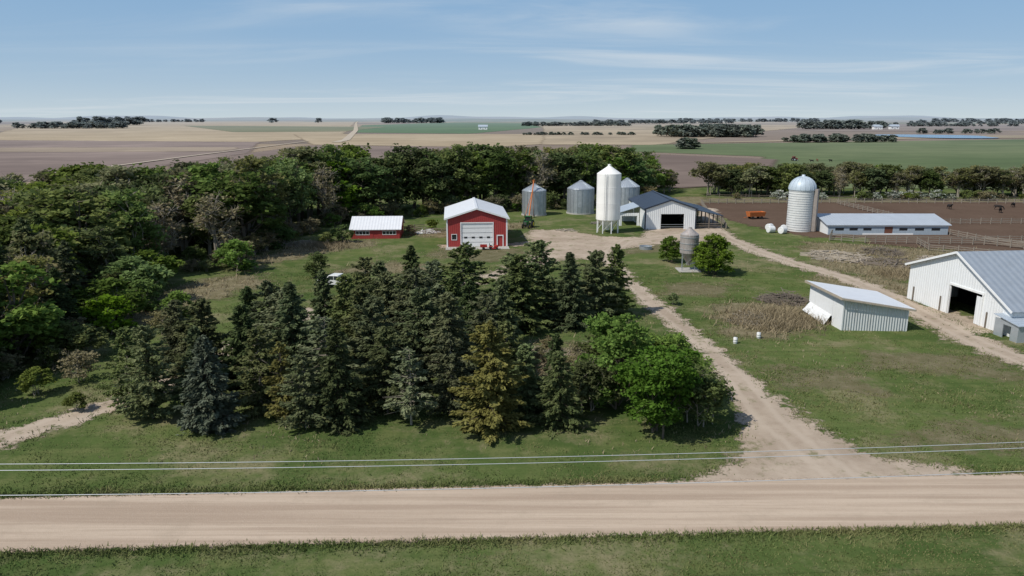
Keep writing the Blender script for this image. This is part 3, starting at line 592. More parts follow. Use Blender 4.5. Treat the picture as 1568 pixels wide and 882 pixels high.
# small red shed
e=empty('red_shed',(-28.8,154.6,0),RZ)
W=10.2;D=9.6
g=Geo(); g.wall((-W/2,0),(W/2,0),2.0,.14,[(1.0,3.8,.9,1.6),(4.6,5.6,0,1.85),(6.6,9.4,.9,1.6)]); g.wall((-W/2,D),(W/2,D),2.0,.14); g.build('long_walls',red,e)
g=Geo()
for sx in(-1,1): x=sx*(W/2-.07); g.prism([(x-.07,.07,0),(x-.07,D-.07,0),(x-.07,D-.07,2.0),(x-.07,D/2,4.0),(x-.07,.07,2.0)],(.14,0,0))
g.build('end_walls',redY,e)
g=Geo(); 
for sy in(-1,1): y0=D/2+sy*(D/2+.4); z0=2-.4*2/(D/2); g.prism([(-W/2-.35,D/2,4.05),(-W/2-.35,y0,z0+.05),(-W/2-.35,y0,z0+.17),(-W/2-.35,D/2,4.17)],(W+.7,0,0))
g.build('roof',roofwX,e)
g=Geo()
for a,b in((1.0,3.8),(6.6,9.4)):
    x0=a-W/2;x1=b-W/2
    for i in range(5): g.box((x0+(x1-x0)*i/4,-.09,1.25),(.07,.05,.8))
    g.box(((x0+x1)/2,-.09,1.64),(x1-x0+.1,.06,.08));g.box(((x0+x1)/2,-.09,.86),(x1-x0+.1,.06,.08))
g.box((-.0,-.09,1.9),(1.2,.05,.1)); g.build('window_frames',white,e)
Geo().box((-W/2+2.4,0,1.25),(2.8,.04,.7)).box((-W/2+8,0,1.25),(2.8,.04,.7)).build('windows',glass,e); Geo().box((0,0,.92),(1.0,.05,1.84)).build('door',red,e)
# white barn with dark roof
e=gable_y('white_barn',(36.2,168.2),RZ*.3,11.8,21,4.6,6.6,whiterib,whiteribY,roofdark,[(3.7,9.0,0,3.5)],roofdark,.3)
g=Geo(); g.prism([(5.9,0,4.3),(12.2,0,2.9),(12.2,0,3.05),(5.9,0,4.45)],(0,21,0)); g.build('leanto_roof',roofdark,e)
g=Geo()
for y in np.linspace(.3,20.7,7): g.box((11.9,y,1.45),(.2,.2,2.9)); g.box((9,y,1.75),(.2,.2,3.5))
g.beam((6,.3,1.2),(11.9,.3,1.2),.1,.15);g.beam((6,.3,.7),(11.9,.3,.7),.1,.15);g.build('leanto_posts',wood_m,e)
g=Geo(); g.prism([(-5.98,5.5,4.6),(-5.98,14,4.6),(-11,14,3.0),(-11,5.5,3.0)],(0,0,.12)); g.build('annex_roof',roofblue,e)
g=Geo(); g.wall((-10.8,13.8),(-6.1,13.8),3,.14); g.wall((-10.8,5.8),(-6.1,5.8),3.0,.14,[(.6,4.2,0,2.3)]); g.build('annex_walls',whiterib,e)
g=Geo(); g.beam((-2.2,-.15,1.1),(3.1,-.15,1.1),.05,.08);g.beam((-2.2,-.15,.6),(3.1,-.15,.6),.05,.08); g.build('gate',galv,e)
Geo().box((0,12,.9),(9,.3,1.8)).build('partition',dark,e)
# long cattle shed
e=empty('cattle_shed',(82,160,0),-.01)
W=26;D=14
g=Geo(); ops=[(1.5,3.4,.9,1.5),(4.6,6.4,.9,1.5),(7.6,9.4,.9,1.5),(12.2,14.0,0,1.95),(15.4,17.2,.9,1.5),(18.8,20.8,.9,1.5),(22.4,24.3,.9,1.5)]
g.wall((-W/2,0),(W/2,0),2.1,.16,ops); g.build('front_wall',bluew,e); Geo().wall((-W/2,D),(W/2,D),2.1,.16).build('back_wall',bluew,e)
g=Geo()
for sx in(-1,1): x=sx*(W/2-.08); g.prism([(x-.08,.08,0),(x-.08,D-.08,0),(x-.08,D-.08,2.1),(x-.08,D/2,3.6),(x-.08,.08,2.1)],(.16,0,0))
g.build('end_walls',whiteribY,e)
g=Geo()
for sy in(-1,1): y0=D/2+sy*(D/2+.4); z0=2.1-.4*1.5/7; g.prism([(-W/2-.5,D/2,3.65),(-W/2-.5,y0,z0+.05),(-W/2-.5,y0,z0+.17),(-W/2-.5,D/2,3.77)],(W+1,0,0))
g.build('roof',pm('pale_roof',(.46,.50,.54),.4,.1,.12,.5,('X',.5,.04),.8,dirt=.4,dirtcol=(.36,.38,.40)),e)
g=Geo(); g.box((0,-.1,1.93),(W-.1,.05,.3)); g.box((0,-.11,.16),(11,.06,.32)) ; g.build('fascia',white,e)
g=Geo()
for o in ops:
    if o[2]>0: g.box(((o[0]+o[1])/2-W/2,.0,1.2),(o[1]-o[0],.04,.6))
g.build('windows',glass,e); Geo().box((.1,.0,.97),(1.8,.05,1.94)).build('door',brown,e)
# white silo with hopper on legs
e=empty('white_silo',(21.3,163.5,0))
Geo().lathe([(2.6,2.9),(2.65,3.0),(2.65,6.5),(2.67,6.52),(2.67,6.6),(2.65,6.62),(2.65,10),(2.67,10.02),(2.67,10.1),(2.65,10.12),(2.65,13.0),(2.55,13.1),(.35,14.6),(.35,14.95),(.0,15.05)],n=40).build('tank',silow,e)
Geo().lathe([(2.5,2.95),(.4,.9),(.4,.6)],n=24).build('hopper',silow,e,True)
g=Geo()
for i in range(8):
    a=i*math.pi/4+.2;x,y=2.45*math.cos(a),2.45*math.sin(a);a2=a+math.pi/4; g.beam((x,y,0),(x,y,3.0),.2); g.beam((x,y,.6),(2.45*math.cos(a2),2.45*math.sin(a2),2.6),.07)
g.build('legs',white,e)
g=Geo()
for s_ in(-.22,.22): g.beam((s_-1.0,-2.75,1),(s_-1.0,-2.75,13.1),.05)
for k in range(40): g.beam((-1.22,-2.75,1.1+k*.3),(-.78,-2.75,1.1+k*.3),.03)
g.build('ladder',galv,e)
# concrete stave silo
e=empty('stave_silo',(65.1,166.5,0))
Geo().lathe([(2.8,0),(2.8,9.3)],n=36).build('staves',stave,e,True)
g=Geo()
for k in range(17): z=.4+k*.53; g.lathe([(2.81,z),(2.86,z),(2.86,z+.05),(2.81,z+.05)],n=36)
g.build('hoops',galv,e)
Geo().lathe([(2.95,9.2)]+[(2.95*math.cos(t),9.3+2.85*math.sin(t)) for t in np.linspace(0,1.35,8)]+[(.35,12.25),(.35,12.5),(0,12.55)],n=36).build('dome',dome,e,True)
g=Geo()
for i in range(18):
    a=i*math.pi/9; ps=[(2.97*math.cos(t)*math.cos(a),2.97*math.cos(t)*math.sin(a),9.32+2.87*math.sin(t)) for t in np.linspace(0,1.35,7)]
    for p,q in zip(ps[:-1],ps[1:]): g.beam(p,q,.07)
g.build('dome_ribs',dome,e)
g=Geo(); g.box((2.35,-2.05,4.8),(1.0,.9,9.4),-.7); g.build('chute',pm('chute_metal',(.32,.28,.25),.6,.2,.2),e)
# grain bins
def bin_(x,y,r,h,top,name='grain_bin'):
    e=empty(name,(x,y,0)); prof=[(r,0)]
    z=.0
    while z<h: prof+= [(r,z),(r+.045,z+.1),(r,z+.2)]; z+=.22
    prof.append((r,h)); Geo().lathe(prof,n=40).build('corrugated_wall',galv,e,True)
    Geo().lathe([(r+.12,h-.05),(r+.1,h),(.55,top-.15),(.55,top+.05),(0,top+.2)],n=28).build('cone_roof',galvroof,e)
    g=Geo()
    for i in range(28):
        a=2*math.pi*i/28; g.beam(((r+.1)*math.cos(a),(r+.1)*math.sin(a),h+.03),(.55*math.cos(a),.55*math.sin(a),top-.1),.06)
    g.build('roof_ribs',galvroof,e); g=Geo()
    for i in range(20):
        a=2*math.pi*i/20; g.beam(((r+.08)*math.cos(a),(r+.08)*math.sin(a),0),((r+.08)*math.cos(a),(r+.08)*math.sin(a),h),.07)
    g.box((-.6,-r-.05,1.1),(.8,.1,1.9)); g.build('stiffeners',galv,e); Geo().lathe([(r+.3,0),(r+.3,.25),(r-.2,.25)],n=32).build('pad',conc,e)
bin_(5.8,194,3.05,6.4,8.0);bin_(18.3,197.5,3.5,6.6,8.6);bin_(31.2,201.5,3.3,6.8,8.9)
# grain auger
e=empty('grain_auger',(4.3,187.3,0)); g=Geo(); g.cyl((0,-.5,.3),(1.3,4.2,9.0),.16,n=10); g.build('tube',orange,e)
g=Geo(); g.beam((-.9,1,.5),(1.0,3.2,6.8),.1);g.beam((1.2,1,.5),(1.1,3.2,6.8),.1);g.beam((-1,1,.5),(1.3,1,.5),.1);g.beam((-.9,1,.5),(.1,-.3,.6),.08);g.beam((1.2,1,.5),(.1,-.3,.6),.08);g.build('frame',orange,e)
g=Geo(); g.cyl((-1.15,1,.45),(-.95,1,.45),.45);g.cyl((1.25,1,.45),(1.45,1,.45),.45);g.build('wheels',rubber,e); Geo().box((0,-.7,.35),(1,.8,.5)).lathe([(.2,8.6),(.35,9.3)],(1.3,4.25,0)).build('hopper',orange,e)
# feed bin on legs
e=empty('feed_bin',(29.5,121.5,0)); Geo().lathe([(1.5,3.0),(1.52,3.05),(1.52,6.1),(1.45,6.15),(.3,7.1),(.3,7.25),(0,7.3)],n=28).build('tank',rusty,e)
g=Geo()
for k in range(3): g.lathe([(1.52,3.6+k*1.0),(1.57,3.62+k),(1.57,3.7+k),(1.52,3.72+k)],n=28)
g.build('seams',galv,e); Geo().lathe([(1.5,3.02),(.28,1.2),(.28,.9)],n=24).build('hopper',rusty,e)
g=Geo()
for i in range(4):
    a=i*math.pi/2+.6;x,y=1.45*math.cos(a),1.45*math.sin(a);b=a+math.pi/2; g.beam((x,y,0),(x,y,4.0),.1); g.beam((x,y,.8),(1.45*math.cos(b),1.45*math.sin(b),2.7),.05)
g.build('legs',galv,e); Geo().box((0,0,.06),(3.6,3.6,.12)).build('pad',conc,e)
g=Geo(); g.cyl((.1,-.1,1.0),(1.9,-1.2,2.0),.09); g.build('auger',galv,e)
# white lean-to shed
e=empty('white_calf_shed',(0,0,0)); A=(39.6,85.6);B=(47.3,85.2);C_=(47.2,93.6);D_=(39.0,94.2)
def quadwall(g,p,q,h0,h1,T=.12,z0=0,z1=0):
    p=Vector((*p,0));q=Vector((*q,0));n_=Vector((-(q-p).y,(q-p).x,0)).normalized()*T; g.prism([p+Vector((0,0,z0)),q+Vector((0,0,z1)),q+Vector((0,0,h1)),p+Vector((0,0,h0))],n_)
g=Geo(); quadwall(g,(A[0]+.13,A[1]),(B[0]-.13,B[1]),4.0,2.75); g.build('front_wall',pm('ribbed_siding',(.62,.64,.63),.45,.1,.08,1,('X',1.0,.08),1.,dirt=.4,dirtcol=(.42,.4,.36)),e)
g=Geo(); quadwall(g,(C_[0]-.13,C_[1]),(D_[0]+.13,D_[1]),4.0-1.2,4.0); g.build('back_wall',whiterib,e)
g=Geo(); quadwall(g,B,C_,2.75,2.75); g.build('right_wall',whiteribY,e)
g=Geo(); quadwall(g,D_,(39.45,88.1),4.0,4.0,.12,1.5,1.1); quadwall(g,(39.45,88.05),A,4.0,4.0); g.build('end_panel',white,e)
g=Geo(); g.prism([(39.1,93.9,1.6),(39.4,88.3,1.2),(38.5,88.1,.0),(38.0,93.7,.45)],(.08,.0,.05)); g.build('loose_sheet',plastic,e)
g=Geo(); g.prism([(38.5,94.7,4.08),(39.1,85.0,4.13),(47.8,84.7,2.75),(47.7,94.1,2.75)],(0,0,.1)); g.build('roof',roofw,e)
g=Geo(); g.beam((38.46,94.75,4.05),(39.05,84.93,4.05),.08,.3);g.beam((39.05,84.93,4.05),(47.85,84.63,2.7),.08,.22);g.build('fascia',woodl,e)
# big white barn at right: gable facing left, ridge along +X
e=empty('white_machine_barn',(57.0,92.6,0),math.radians(6))
L=30; y0,y1=-9.8,9.4; e0,e1,rg=3.2,4.9,8.2
g=Geo()
def gp(y): return e0+(rg-e0)*(y-y0)/(0-y0) if y<0 else rg+(e1-rg)*y/y1
op=(-4.9,.9)  # door opening in y
for a,b,zb in((y0,op[0],0),(op[0],op[1],3.9),(op[1],y1,0)):
    pts=[(0,a,zb),(0,b,zb),(0,b,gp(b))]+([(0,0,rg)] if a<0<b else [])+[(0,a,gp(a))]; g.prism(pts,(.16,0,0))
g.build('gable_wall',whiteribY,e)
g=Geo(); g.wall((.16,y0),(L,y0),e0,.16); g.wall((.16,y1),(L,y1),e1,.16); g.build('long_walls',whiterib,e); Geo().prism([(L,y0,0),(L,y1,0),(L,y1,e1),(L,0,rg),(L,y0,e0)],(.16,0,0)).build('far_wall',whiteribY,e)
g=Geo()
for ya,za in((y0,e0),(y1,e1)):
    sl=(rg-za)/abs(ya); yo=ya+math.copysign(.5,ya); zo=za-sl*.5
    g.prism([(-.5,0,rg+.03),(-.5,yo,zo+.03),(-.5,yo,zo+.18),(-.5,0,rg+.18)],(L+1,0,0))
g.build('roof',roofg,e)
g=Geo()
for ya,za in((y0,e0),(y1,e1)):
    sl=(rg-za)/abs(ya); yo=ya+math.copysign(.5,ya); zo=za-sl*.5; g.beam((-.53,0,rg+.08),(-.53,yo,zo+.08),.06,.28)
g.beam((-.06,op[0]-.1,0),(-.06,op[0]-.1,3.9),.1,.2);g.beam((-.06,op[1]+.1,0),(-.06,op[1]+.1,3.9),.1,.2);g.beam((-.06,op[0]-.2,4.0),(-.06,op[1]+.2,4.0),.1,.25)
g.build('trim',white,e)
g=Geo(); g.box((-.02,-4.4,1.8),(.06,.9,3.5)); g.build('sliding_door',whiteribY,e)
g=Geo()
for y in(-8.5,-6.0,2.4,8.0): g.box((-.12,y,1),(.12,.14,2.0))
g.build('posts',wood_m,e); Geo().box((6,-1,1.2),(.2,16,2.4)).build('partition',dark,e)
e=empty('small_metal_shed',(57.3,80.5,0),.1)
Geo().wall((0,0),(5,0),1.9,.1).wall((0.05,.05),(.05,3.6),2.1,.1,[(1.0,2.2,0,1.6)]).build('walls',galvroof,e); Geo().prism([(-.2,-.3,1.95),(-.2,3.7,2.45),(5.3,3.7,2.45),(5.3,-.3,1.95)],(0,0,.08)).build('roof',roofblue,e)
# ---------------------------------------------------------------- fences
def fence(name,pts,mat,rails=(.4,.8,1.2),sp=2.6,post=.13,h=1.45,seed=1):
    g=Geo(); r=random.Random(seed)
    for a,b in zip(pts[:-1],pts[1:]):
        a=Vector(a);b=Vector(b);L=(b-a).length;k=max(1,round(L/sp))
        for i in range(k):
            p=a+(b-a)*i/k;q=a+(b-a)*(i+1)/k; g.box((p.x,p.y,h/2),(post,post,h*r.uniform(.9,1.1)),r.random())
            for z in rails: g.beam((p.x,p.y,z+r.uniform(-.07,.07)),(q.x,q.y,z+r.uniform(-.07,.07)),.05,.12)
    g.build(name,mat)
fence('wooden_fence',[(52,196),(56,219),(100,221),(160,220),(240,216)],woodf,post=.18); fence('wooden_fence',[(69,158),(66,152),(72,149),(82,148),(95,147),(101,140),(120,134),(150,134)],woodf,(.4,.8,1.2,1.5),2.2,.16)
fence('wooden_fence',[(95,159),(97,150),(101,140)],woodf,post=.16); fence('wooden_fence',[(49,168),(51,178),(52,196)],woodf,post=.16); fence('wooden_fence',[(82,148),(80,140),(90,133),(104,128),(130,126)],woodf,(.4,.8,1.2),2.4,.16)
fence('wooden_fence',[(97,150),(112,150),(140,152),(160,152)],woodf,post=.16); fence('wooden_fence',[(62,236),(110,230),(200,227)],wood_m,(.5,1.0),4)
fence('wooden_fence',[(100,176),(125,177),(170,176)],woodf,post=.16);fence('wooden_fence',[(95,174),(97,190),(96,219)],woodf,post=.16);fence('wooden_fence',[(112,150),(114,134)],woodf,post=.16);fence('wooden_fence',[(128,151),(128,177)],woodf,post=.16)
fence('wooden_fence',[(-14,160),(-24,163.5),(-20,168)],wood_m); fence('wire_fence',[(57,102.5),(62,104),(72,108),(90,112)],wood_m,(.6,1.1),3)
def sticks(name,c,rad,hh,n_,L,mat,seed,flat=.5,th=.06):
    g=Geo();r=random.Random(seed)
    for i in range(n_):
        a=r.random()*6.28;q=r.random()**.5;x=c[0]+rad[0]*q*math.cos(a);y=c[1]+rad[1]*q*math.sin(a);z=.05+hh*(1-q)*r.random(); t=r.random()*6.28; l=L*r.uniform(.4,1)/2; dz=r.uniform(-flat,flat)*l*.6
        g.beam((x-math.cos(t)*l,y-math.sin(t)*l,max(.03,z-dz)),(x+math.cos(t)*l,y+math.sin(t)*l,max(.03,z+dz)),th*r.uniform(.5,1.5))
    g.build(name,mat)
sticks('brush_pile',(38,100.5),(3.2,3),1.6,260,2.6,wood_m,1); sticks('lumber_pile',(60,134),(5,6),.7,130,4,woodl,2,.15,.14); sticks('lumber_pile',(66,128),(6,5),.5,90,4,wood_m,3,.15,.14)
sticks('brush_pile',(70,138),(4,4),1.2,160,3,wood_m,4); sticks('scrap_pile',(-19,163),(2.5,2),.8,80,2.2,white,5,.3,.1); sticks('brush_pile',(-42,147),(4,3),1.0,220,2.6,bark_l,6,.5,.05); sticks('brush_pile',(4,74.5),(4,3.4),1.1,260,2.4,pm('pale_twigs',(.36,.31,.23),.9),7,.5,.045)
sticks('brush_pile',(31,90),(3.5,3),.9,220,2.4,bark_l,8,.6,.045); sticks('lumber_pile',(12,166),(2,1.4),.5,40,2.6,woodl,9,.1,.12); sticks('brush_pile',(22,178),(3,2),.8,120,2.4,bark_l,10); sticks('brush_pile',(74,122),(5,2.5),.9,180,2.6,bark_l,11)
sticks('lumber_pile',(78,131),(4,3),.5,60,4,woodl,13,.15,.16)
# ---------------------------------------------------------------- vehicles
def wheel(g,x,y,r,w): g.cyl((x,y-w/2,r),(x,y+w/2,r),r,n=20)
def tractor(name,x,y,rz,body,rim):
    e=empty(name,(x,y,0),rz)
    g=Geo()
    for s_ in(-1,1): wheel(g,-.9,s_*.95,.85,.45); wheel(g,1.35,s_*.75,.5,.28)
    g.build('tires',rubber,e,bevel=.05); g=Geo()
    for s_ in(-1,1): g.cyl((-.9,s_*.95-.24,.85),(-.9,s_*.95+.24,.85),.45,n=16);g.cyl((1.35,s_*.75-.16,.5),(1.35,s_*.75+.16,.5),.24,n=12)
    g.build('rims',rim,e); g=Geo(); g.box((.9,0,1.25),(1.7,.75,.75)); g.box((-.9,.95,1.78),(1.3,.5,.08));g.box((-.9,-.95,1.78),(1.3,.5,.08)); g.build('hood',body,e,bevel=.08)
    Geo().box((-.3,0,.8),(2.2,.5,.5)).beam((1.4,-.8,.5),(1.4,.8,.5),.12).beam((-.9,-.95,.85),(-.9,.95,.85),.18).build('chassis',steel,e)
    g=Geo(); g.box((-.75,0,2.62),(1.5,1.4,.1)); 
    for px in(-1.4,-.1):
        for s_ in(-1,1): g.beam((px,s_*.62,1.5),(px,s_*.62,2.6),.07)
    g.build('cab_frame',body,e); Geo().box((-.75,0,2.05),(1.22,1.2,1.0)).build('cab_glass',glass,e); Geo().cyl((1.2,.2,1.6),(1.2,.2,2.3),.05).build('exhaust',steel,e); Geo().box((1.77,0,1.25),(.04,.6,.6)).build('grille',steel,e)
    return e
tractor('green_tractor',3.6,170.5,-1.9,greenp,yellowp); tractor('red_tractor',166,440,.3,redp,white)
def atv(x,y,rz):
    e=empty('garden_tractor',(x,y,0),rz); g=Geo()
    for s_ in(-1,1): wheel(g,-.55,s_*.42,.3,.24);wheel(g,.65,s_*.4,.22,.18)
    g.build('tires',rubber,e,bevel=.03); Geo().box((.5,0,.62),(.85,.6,.42)).box((-.5,0,.62),(.75,.95,.12)).build('body',redp,e,bevel=.06)
    Geo().box((-.55,0,.8),(.45,.45,.14)).box((-.75,0,1.02),(.1,.45,.42)).build('seat',rubber,e,bevel=.04); Geo().beam((.1,0,.7),(-.1,0,1.05),.05).lathe([(.16,1.04),(.19,1.06),(.16,1.08)],(-.12,0,0),12).build('steering',steel,e)
    Geo().box((.05,0,.25),(.9,1.15,.15)).build('mower_deck',redp,e,bevel=.04)
    g=Geo(); g.box((-1.9,0,.55),(1.3,.9,.08));g.box((-1.9,.45,.75),(1.3,.05,.4));g.box((-1.9,-.45,.75),(1.3,.05,.4));g.box((-2.55,0,.75),(.05,.9,.4));g.beam((-1.25,0,.45),(-.8,0,.4),.06); g.build('cart',redp,e)
    g=Geo(); wheel(g,-1.9,.55,.25,.14);wheel(g,-1.9,-.55,.25,.14); g.build('cart_tires',rubber,e)
atv(-3.6,141.6,.1)
def pickup(x,y,rz):
    e=empty('white_pickup_truck',(x,y,0),rz); g=Geo()
    prof=[(2.8,.5),(2.85,1.0),(2.7,1.12),(1.45,1.25),(.75,1.95),(-.75,1.98),(-1.0,1.25),(-2.9,1.25),(-2.95,.55)]
    g.prism([(px,-.95,pz) for px,pz in prof],(0,1.9,0)); g.build('body',plastic,e,bevel=.07)
    g=Geo()
    for s_ in(-1,1):
        for wx in(-1.85,1.85): wheel(g,wx,s_*.86,.4,.26)
    g.build('tires',rubber,e,bevel=.03); g=Geo()
    for s_ in(-1,1): g.prism([(1.2,s_*.96,1.3),(.68,s_*.96,1.85),(.02,s_*.96,1.87),(.02,s_*.96,1.3)],(0,.01*s_,0)); g.prism([(-.08,s_*.96,1.3),(-.08,s_*.96,1.87),(-.68,s_*.96,1.87),(-.85,s_*.96,1.3)],(0,.01*s_,0))
    g.prism([(1.4,-.8,1.3),(1.4,.8,1.3),(.8,.75,1.93),(.8,-.75,1.93)],(.05,0,.02)); g.build('windows',glass,e); Geo().box((-1.95,0,1.27),(1.75,1.6,.02)).build('bed',steel,e); Geo().box((2.9,0,.6),(.12,1.8,.2)).box((-3.0,0,.6),(.12,1.8,.2)).build('bumpers',steel,e)
pickup(-26.5,109,2.9)
e=empty('orange_feed_wagon',(61.5,186,0),.2); e.scale=(.75,.75,.75)
g=Geo(); g.prism([(-2.6,-1.2,1.0),(2.6,-1.2,1.0),(2.9,-1.5,2.4),(-2.9,-1.5,2.4)],(0,.08,0)); g.prism([(-2.6,1.2,1.0),(2.6,1.2,1.0),(2.9,1.5,2.4),(-2.9,1.5,2.4)],(0,.08,0));g.prism([(-2.6,-1.2,1.0),(-2.6,1.2,1.0),(-2.9,1.5,2.4),(-2.9,-1.5,2.4)],(.08,0,0));g.prism([(2.6,-1.2,1.0),(2.6,1.2,1.0),(2.9,1.5,2.4),(2.9,-1.5,2.4)],(.08,0,0));g.box((0,0,.98),(5.2,2.4,.1));g.beam((-2.6,0,.8),(-4.3,0,.5),.15);g.build('box',orange,e)
g=Geo(); [wheel(g,a,b,.5,.3) for a in(-1.6,1.6) for b in(-1.1,1.1)]; g.build('tires',rubber,e)
rr=random.Random(5)
for i,(x,y) in enumerate([(57.5,163),(59.6,161.6),(58.4,166.5),(60.9,164.5)]):
    e=empty('wrapped_hay_bale',(x,y,0),rr.random()*3); Geo().cyl((0,-.75,.72),(0,.75,.78),.78,n=20).build('wrap',plastic,e,bevel=.12); Geo().cyl((0,-.78,.76),(0,.78,.78),.3,n=12).build('end_fold',white,e)
for x,y in((25.3,80.3),(28.6,82.3)):
    e=empty('white_barrel',(x,y,0)); e.scale=(.8,.8,.8); Geo().lathe([(.0,0),(.27,0),(.29,.05),(.29,.28),(.31,.3),(.29,.32),(.29,.58),(.31,.6),(.29,.62),(.28,.86),(.25,.9),(0,.9)],n=18).build('drum',plastic,e,True); Geo().cyl((.12,0,.9),(.12,0,.94),.04).build('bung',steel,e)
e=empty('stock_tank',(26,142,0)); Geo().lathe([(1.2,0),(1.2,.6),(1.25,.62),(1.15,.62),(1.15,.1),(0,.1)],n=24).build('tank',galv,e)
# far farmstead
for x,y in((-60,1560),(820,1620),(770,1590)):
    e=empty('farmhouse',(x,y,0)); Geo().wall((-9,0),(9,0),6).wall((-9,10),(9,10),6).wall((-9,0),(-9,10),6).wall((9,0),(9,10),6).build('walls',white,e); Geo().prism([(-10,-1,6),(-10,11,6),(-10,5,10)],(20,0,0)).build('roof',roofblue,e); Geo().box((0,-.15,1.2),(1.2,.1,2.4)).box((-5,-.15,3),(1.5,.1,1.5)).box((5,-.15,3),(1.5,.1,1.5)).build('openings',glass,e)
# ---------------------------------------------------------------- cattle
def cow_mesh(name,graze,mat):
    vs=[];ed=[];rad=[]
    def a(p,r_,par):
        vs.append(p);rad.append(r_)
        if par is not None: ed.append((par,len(vs)-1))
        return len(vs)-1
    pel=a((-.75,0,1.15),.30,None); be=a((-.1,0,1.05),.38,pel); ch=a((.55,0,1.08),.34,be)
    if graze: nk=a((1.0,0,.95),.2,ch);hd=a((1.3,0,.5),.14,nk);mz=a((1.42,0,.15),.09,hd)
    else: nk=a((.98,0,1.3),.2,ch);hd=a((1.3,0,1.5),.15,nk);mz=a((1.65,0,1.33),.09,hd)
    for s_ in(-1,1):
        k=a((.55,s_*.2,.72),.12,ch);k=a((.58,s_*.2,.4),.07,k);a((.55,s_*.2,.03),.065,k)
        k=a((-.72,s_*.22,.8),.17,pel);k=a((-.62,s_*.22,.62),.11,k);k=a((-.88,s_*.21,.42),.065,k);a((-.84,s_*.21,.03),.065,k)
        h=vs[hd]; a((h[0]-.08,s_*.27,h[2]+.05),.035,hd)
    k=a((-1.1,0,1.25),.05,pel);a((-1.18,0,.6),.04,k)
    me=bpy.data.meshes.new(name+'_sk');me.from_pydata(vs,ed,[]);o=bpy.data.objects.new(name+'_sk',me);COL.objects.link(o)
    o.modifiers.new('s','SKIN'); 
    for i,sv in enumerate(me.skin_vertices[0].data): sv.radius=(rad[i],rad[i]); sv.use_root=(i==0)
    sb=o.modifiers.new('d','SUBSURF');sb.levels=1;sb.render_levels=1
    dg=bpy.context.evaluated_depsgraph_get(); m2=bpy.data.meshes.new_from_object(o.evaluated_get(dg)); m2.name=name; bpy.data.objects.remove(o); m2.materials.clear(); m2.materials.append(mat); m2.polygons.foreach_set('use_smooth',[True]*len(m2.polygons)); return m2
cm=[cow_mesh('cow_a',False,pm('black_hide',(.018,.015,.014),.8)),cow_mesh('cow_b',True,pm('black_hide2',(.022,.017,.015),.8)),cow_mesh('cow_c',False,pm('red_hide',(.12,.04,.02),.8))]
for i,(x,y) in enumerate([(122,206),(135,205),(141,201),(146,208),(152,206),(131,198),(149,193),(143,211)]): addobj('cow',cm[i%2 if i%5 else 0],None,(x,y,0),rr.random()*6.28)
for i,(x,y) in enumerate([(170,425),(176,432),(182,428)]): addobj('cow',cm[2 if i%2 else 0],None,(x,y,.14),rr.random()*6.28)
# ---------------------------------------------------------------- power line
e=empty('power_line'); 
def wirec(y,z,xs_,name,sag=.7,r_=.014):
    cu=bpy.data.curves.new(name,'CURVE');cu.dimensions='3D';cu.bevel_depth=r_;cu.bevel_resolution=1
    sp=cu.splines.new('POLY'); pts=[]
    for a,b in zip(xs_[:-1],xs_[1:]):
        for k in range(24):
            t=k/24;x=a+(b-a)*t;pts.append((x,y+SL*x,z-4*sag*t*(1-t),1))
    sp.points.add(len(pts)-1)
    for p,c in zip(sp.points,pts):p.co=c
    cu.materials.append(wire); o=bpy.data.objects.new(name,cu);COL.objects.link(o);o.parent=e
px=[-125,-42,44,130]
wirec(31.9,9.9,px,'wire_1');wirec(32.6,9.9,px,'wire_2',.75);wirec(32.2,8.5,px,'wire_3',.7,.016)
for x in px:
    y=32.2+SL*x; g=Geo(); g.cyl((x,y,0),(x,y,10.3),.16,.11); g.beam((x,y-.8,9.75),(x,y+.8,9.75),.1,.12); g.build('utility_pole',bark,e); Geo().cyl((x,y-.35,9.8),(x,y-.35,9.92),.05).cyl((x,y+.4,9.8),(x,y+.4,9.92),.05).build('insulators',white,e)
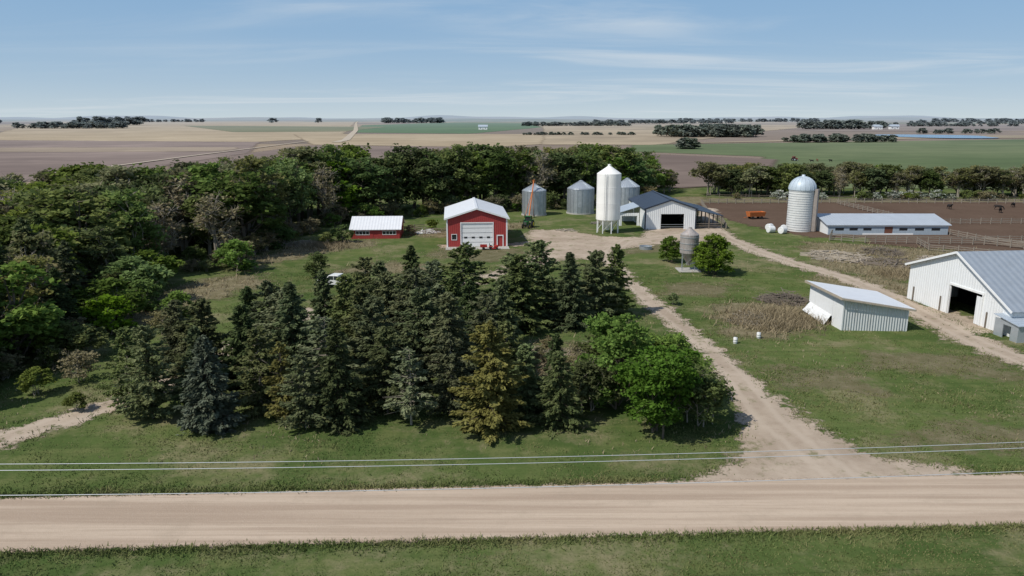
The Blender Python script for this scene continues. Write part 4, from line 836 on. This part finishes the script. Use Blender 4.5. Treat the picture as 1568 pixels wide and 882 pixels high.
# ---------------------------------------------------------------- world, sun, camera
EL=math.radians(50); az=Vector((-.86,-.5,0)).normalized(); d=Vector((az.x*math.cos(EL),az.y*math.cos(EL),math.sin(EL)))
w=bpy.data.worlds.new('World'); scene.world=w; w.use_nodes=True; nt=w.node_tree; nt.nodes.clear(); n=N.__new__(N); n.t=nt
sky=n.n('ShaderNodeTexSky',sky_type='NISHITA'); sky.sun_disc=False; sky.sun_elevation=EL; sky.sun_rotation=math.atan2(az.x,az.y); sky.air_density=1.0; sky.dust_density=.5; sky.ozone_density=1.5; sky.altitude=400
tc=n.n('ShaderNodeTexCoord').outputs['Generated']; sx=n.n('ShaderNodeSeparateXYZ'); n.l(tc,sx.inputs[0])
zp=n.math('MAXIMUM',sx.outputs[2],0)
hz=n.math('EXPONENT',n.math('DIVIDE',zp,-.06))
grad=n.mix(hz,(1.85,3.35,5.3),(4.6,5.5,6.1))
base=n.mix(n.mapr(zp,.15,.6,.9,0.),sky.outputs[0],grad)
zz=n.math('ADD',zp,.05); cx=n.n('ShaderNodeCombineXYZ'); n.l(n.math('DIVIDE',sx.outputs[0],zz),cx.inputs[0]); n.l(n.math('DIVIDE',sx.outputs[1],zz),cx.inputs[1])
c1=n.noise(n.mapping(cx.outputs[0],(.22,.5,1),rot=(0,0,.3)),1.0,7,.6,1.0); c2=n.noise(n.mapping(cx.outputs[0],(.10,.25,1),loc=(3.3,1.2,0)),1,3,.5)
cm_=n.math('MULTIPLY',n.mapr(c1,.42,.75),n.mapr(c2,.42,.62)); 
sc=n.mix(n.math('MULTIPLY',cm_,.6),base,(5.9,6.3,6.6))
bg=n.n('ShaderNodeBackground'); n.l(sc,bg.inputs[0]); bg.inputs[1].default_value=.118; o=n.n('ShaderNodeOutputWorld'); n.l(bg.outputs[0],o.inputs[0])
sl=bpy.data.lights.new('sun','SUN'); sl.energy=4.0; sl.angle=math.radians(.5); sl.color=(1,.96,.89); so=bpy.data.objects.new('sun',sl); COL.objects.link(so); so.rotation_euler=d.to_track_quat('Z','Y').to_euler(); so.location=(0,0,100)
cd=bpy.data.cameras.new('camera'); cd.lens=26; cd.sensor_width=36; cd.clip_end=40000; cd.clip_start=.5; co=bpy.data.objects.new('camera',cd); COL.objects.link(co); co.location=(0,0,25); co.rotation_euler=(math.radians(77),0,0); scene.camera=co
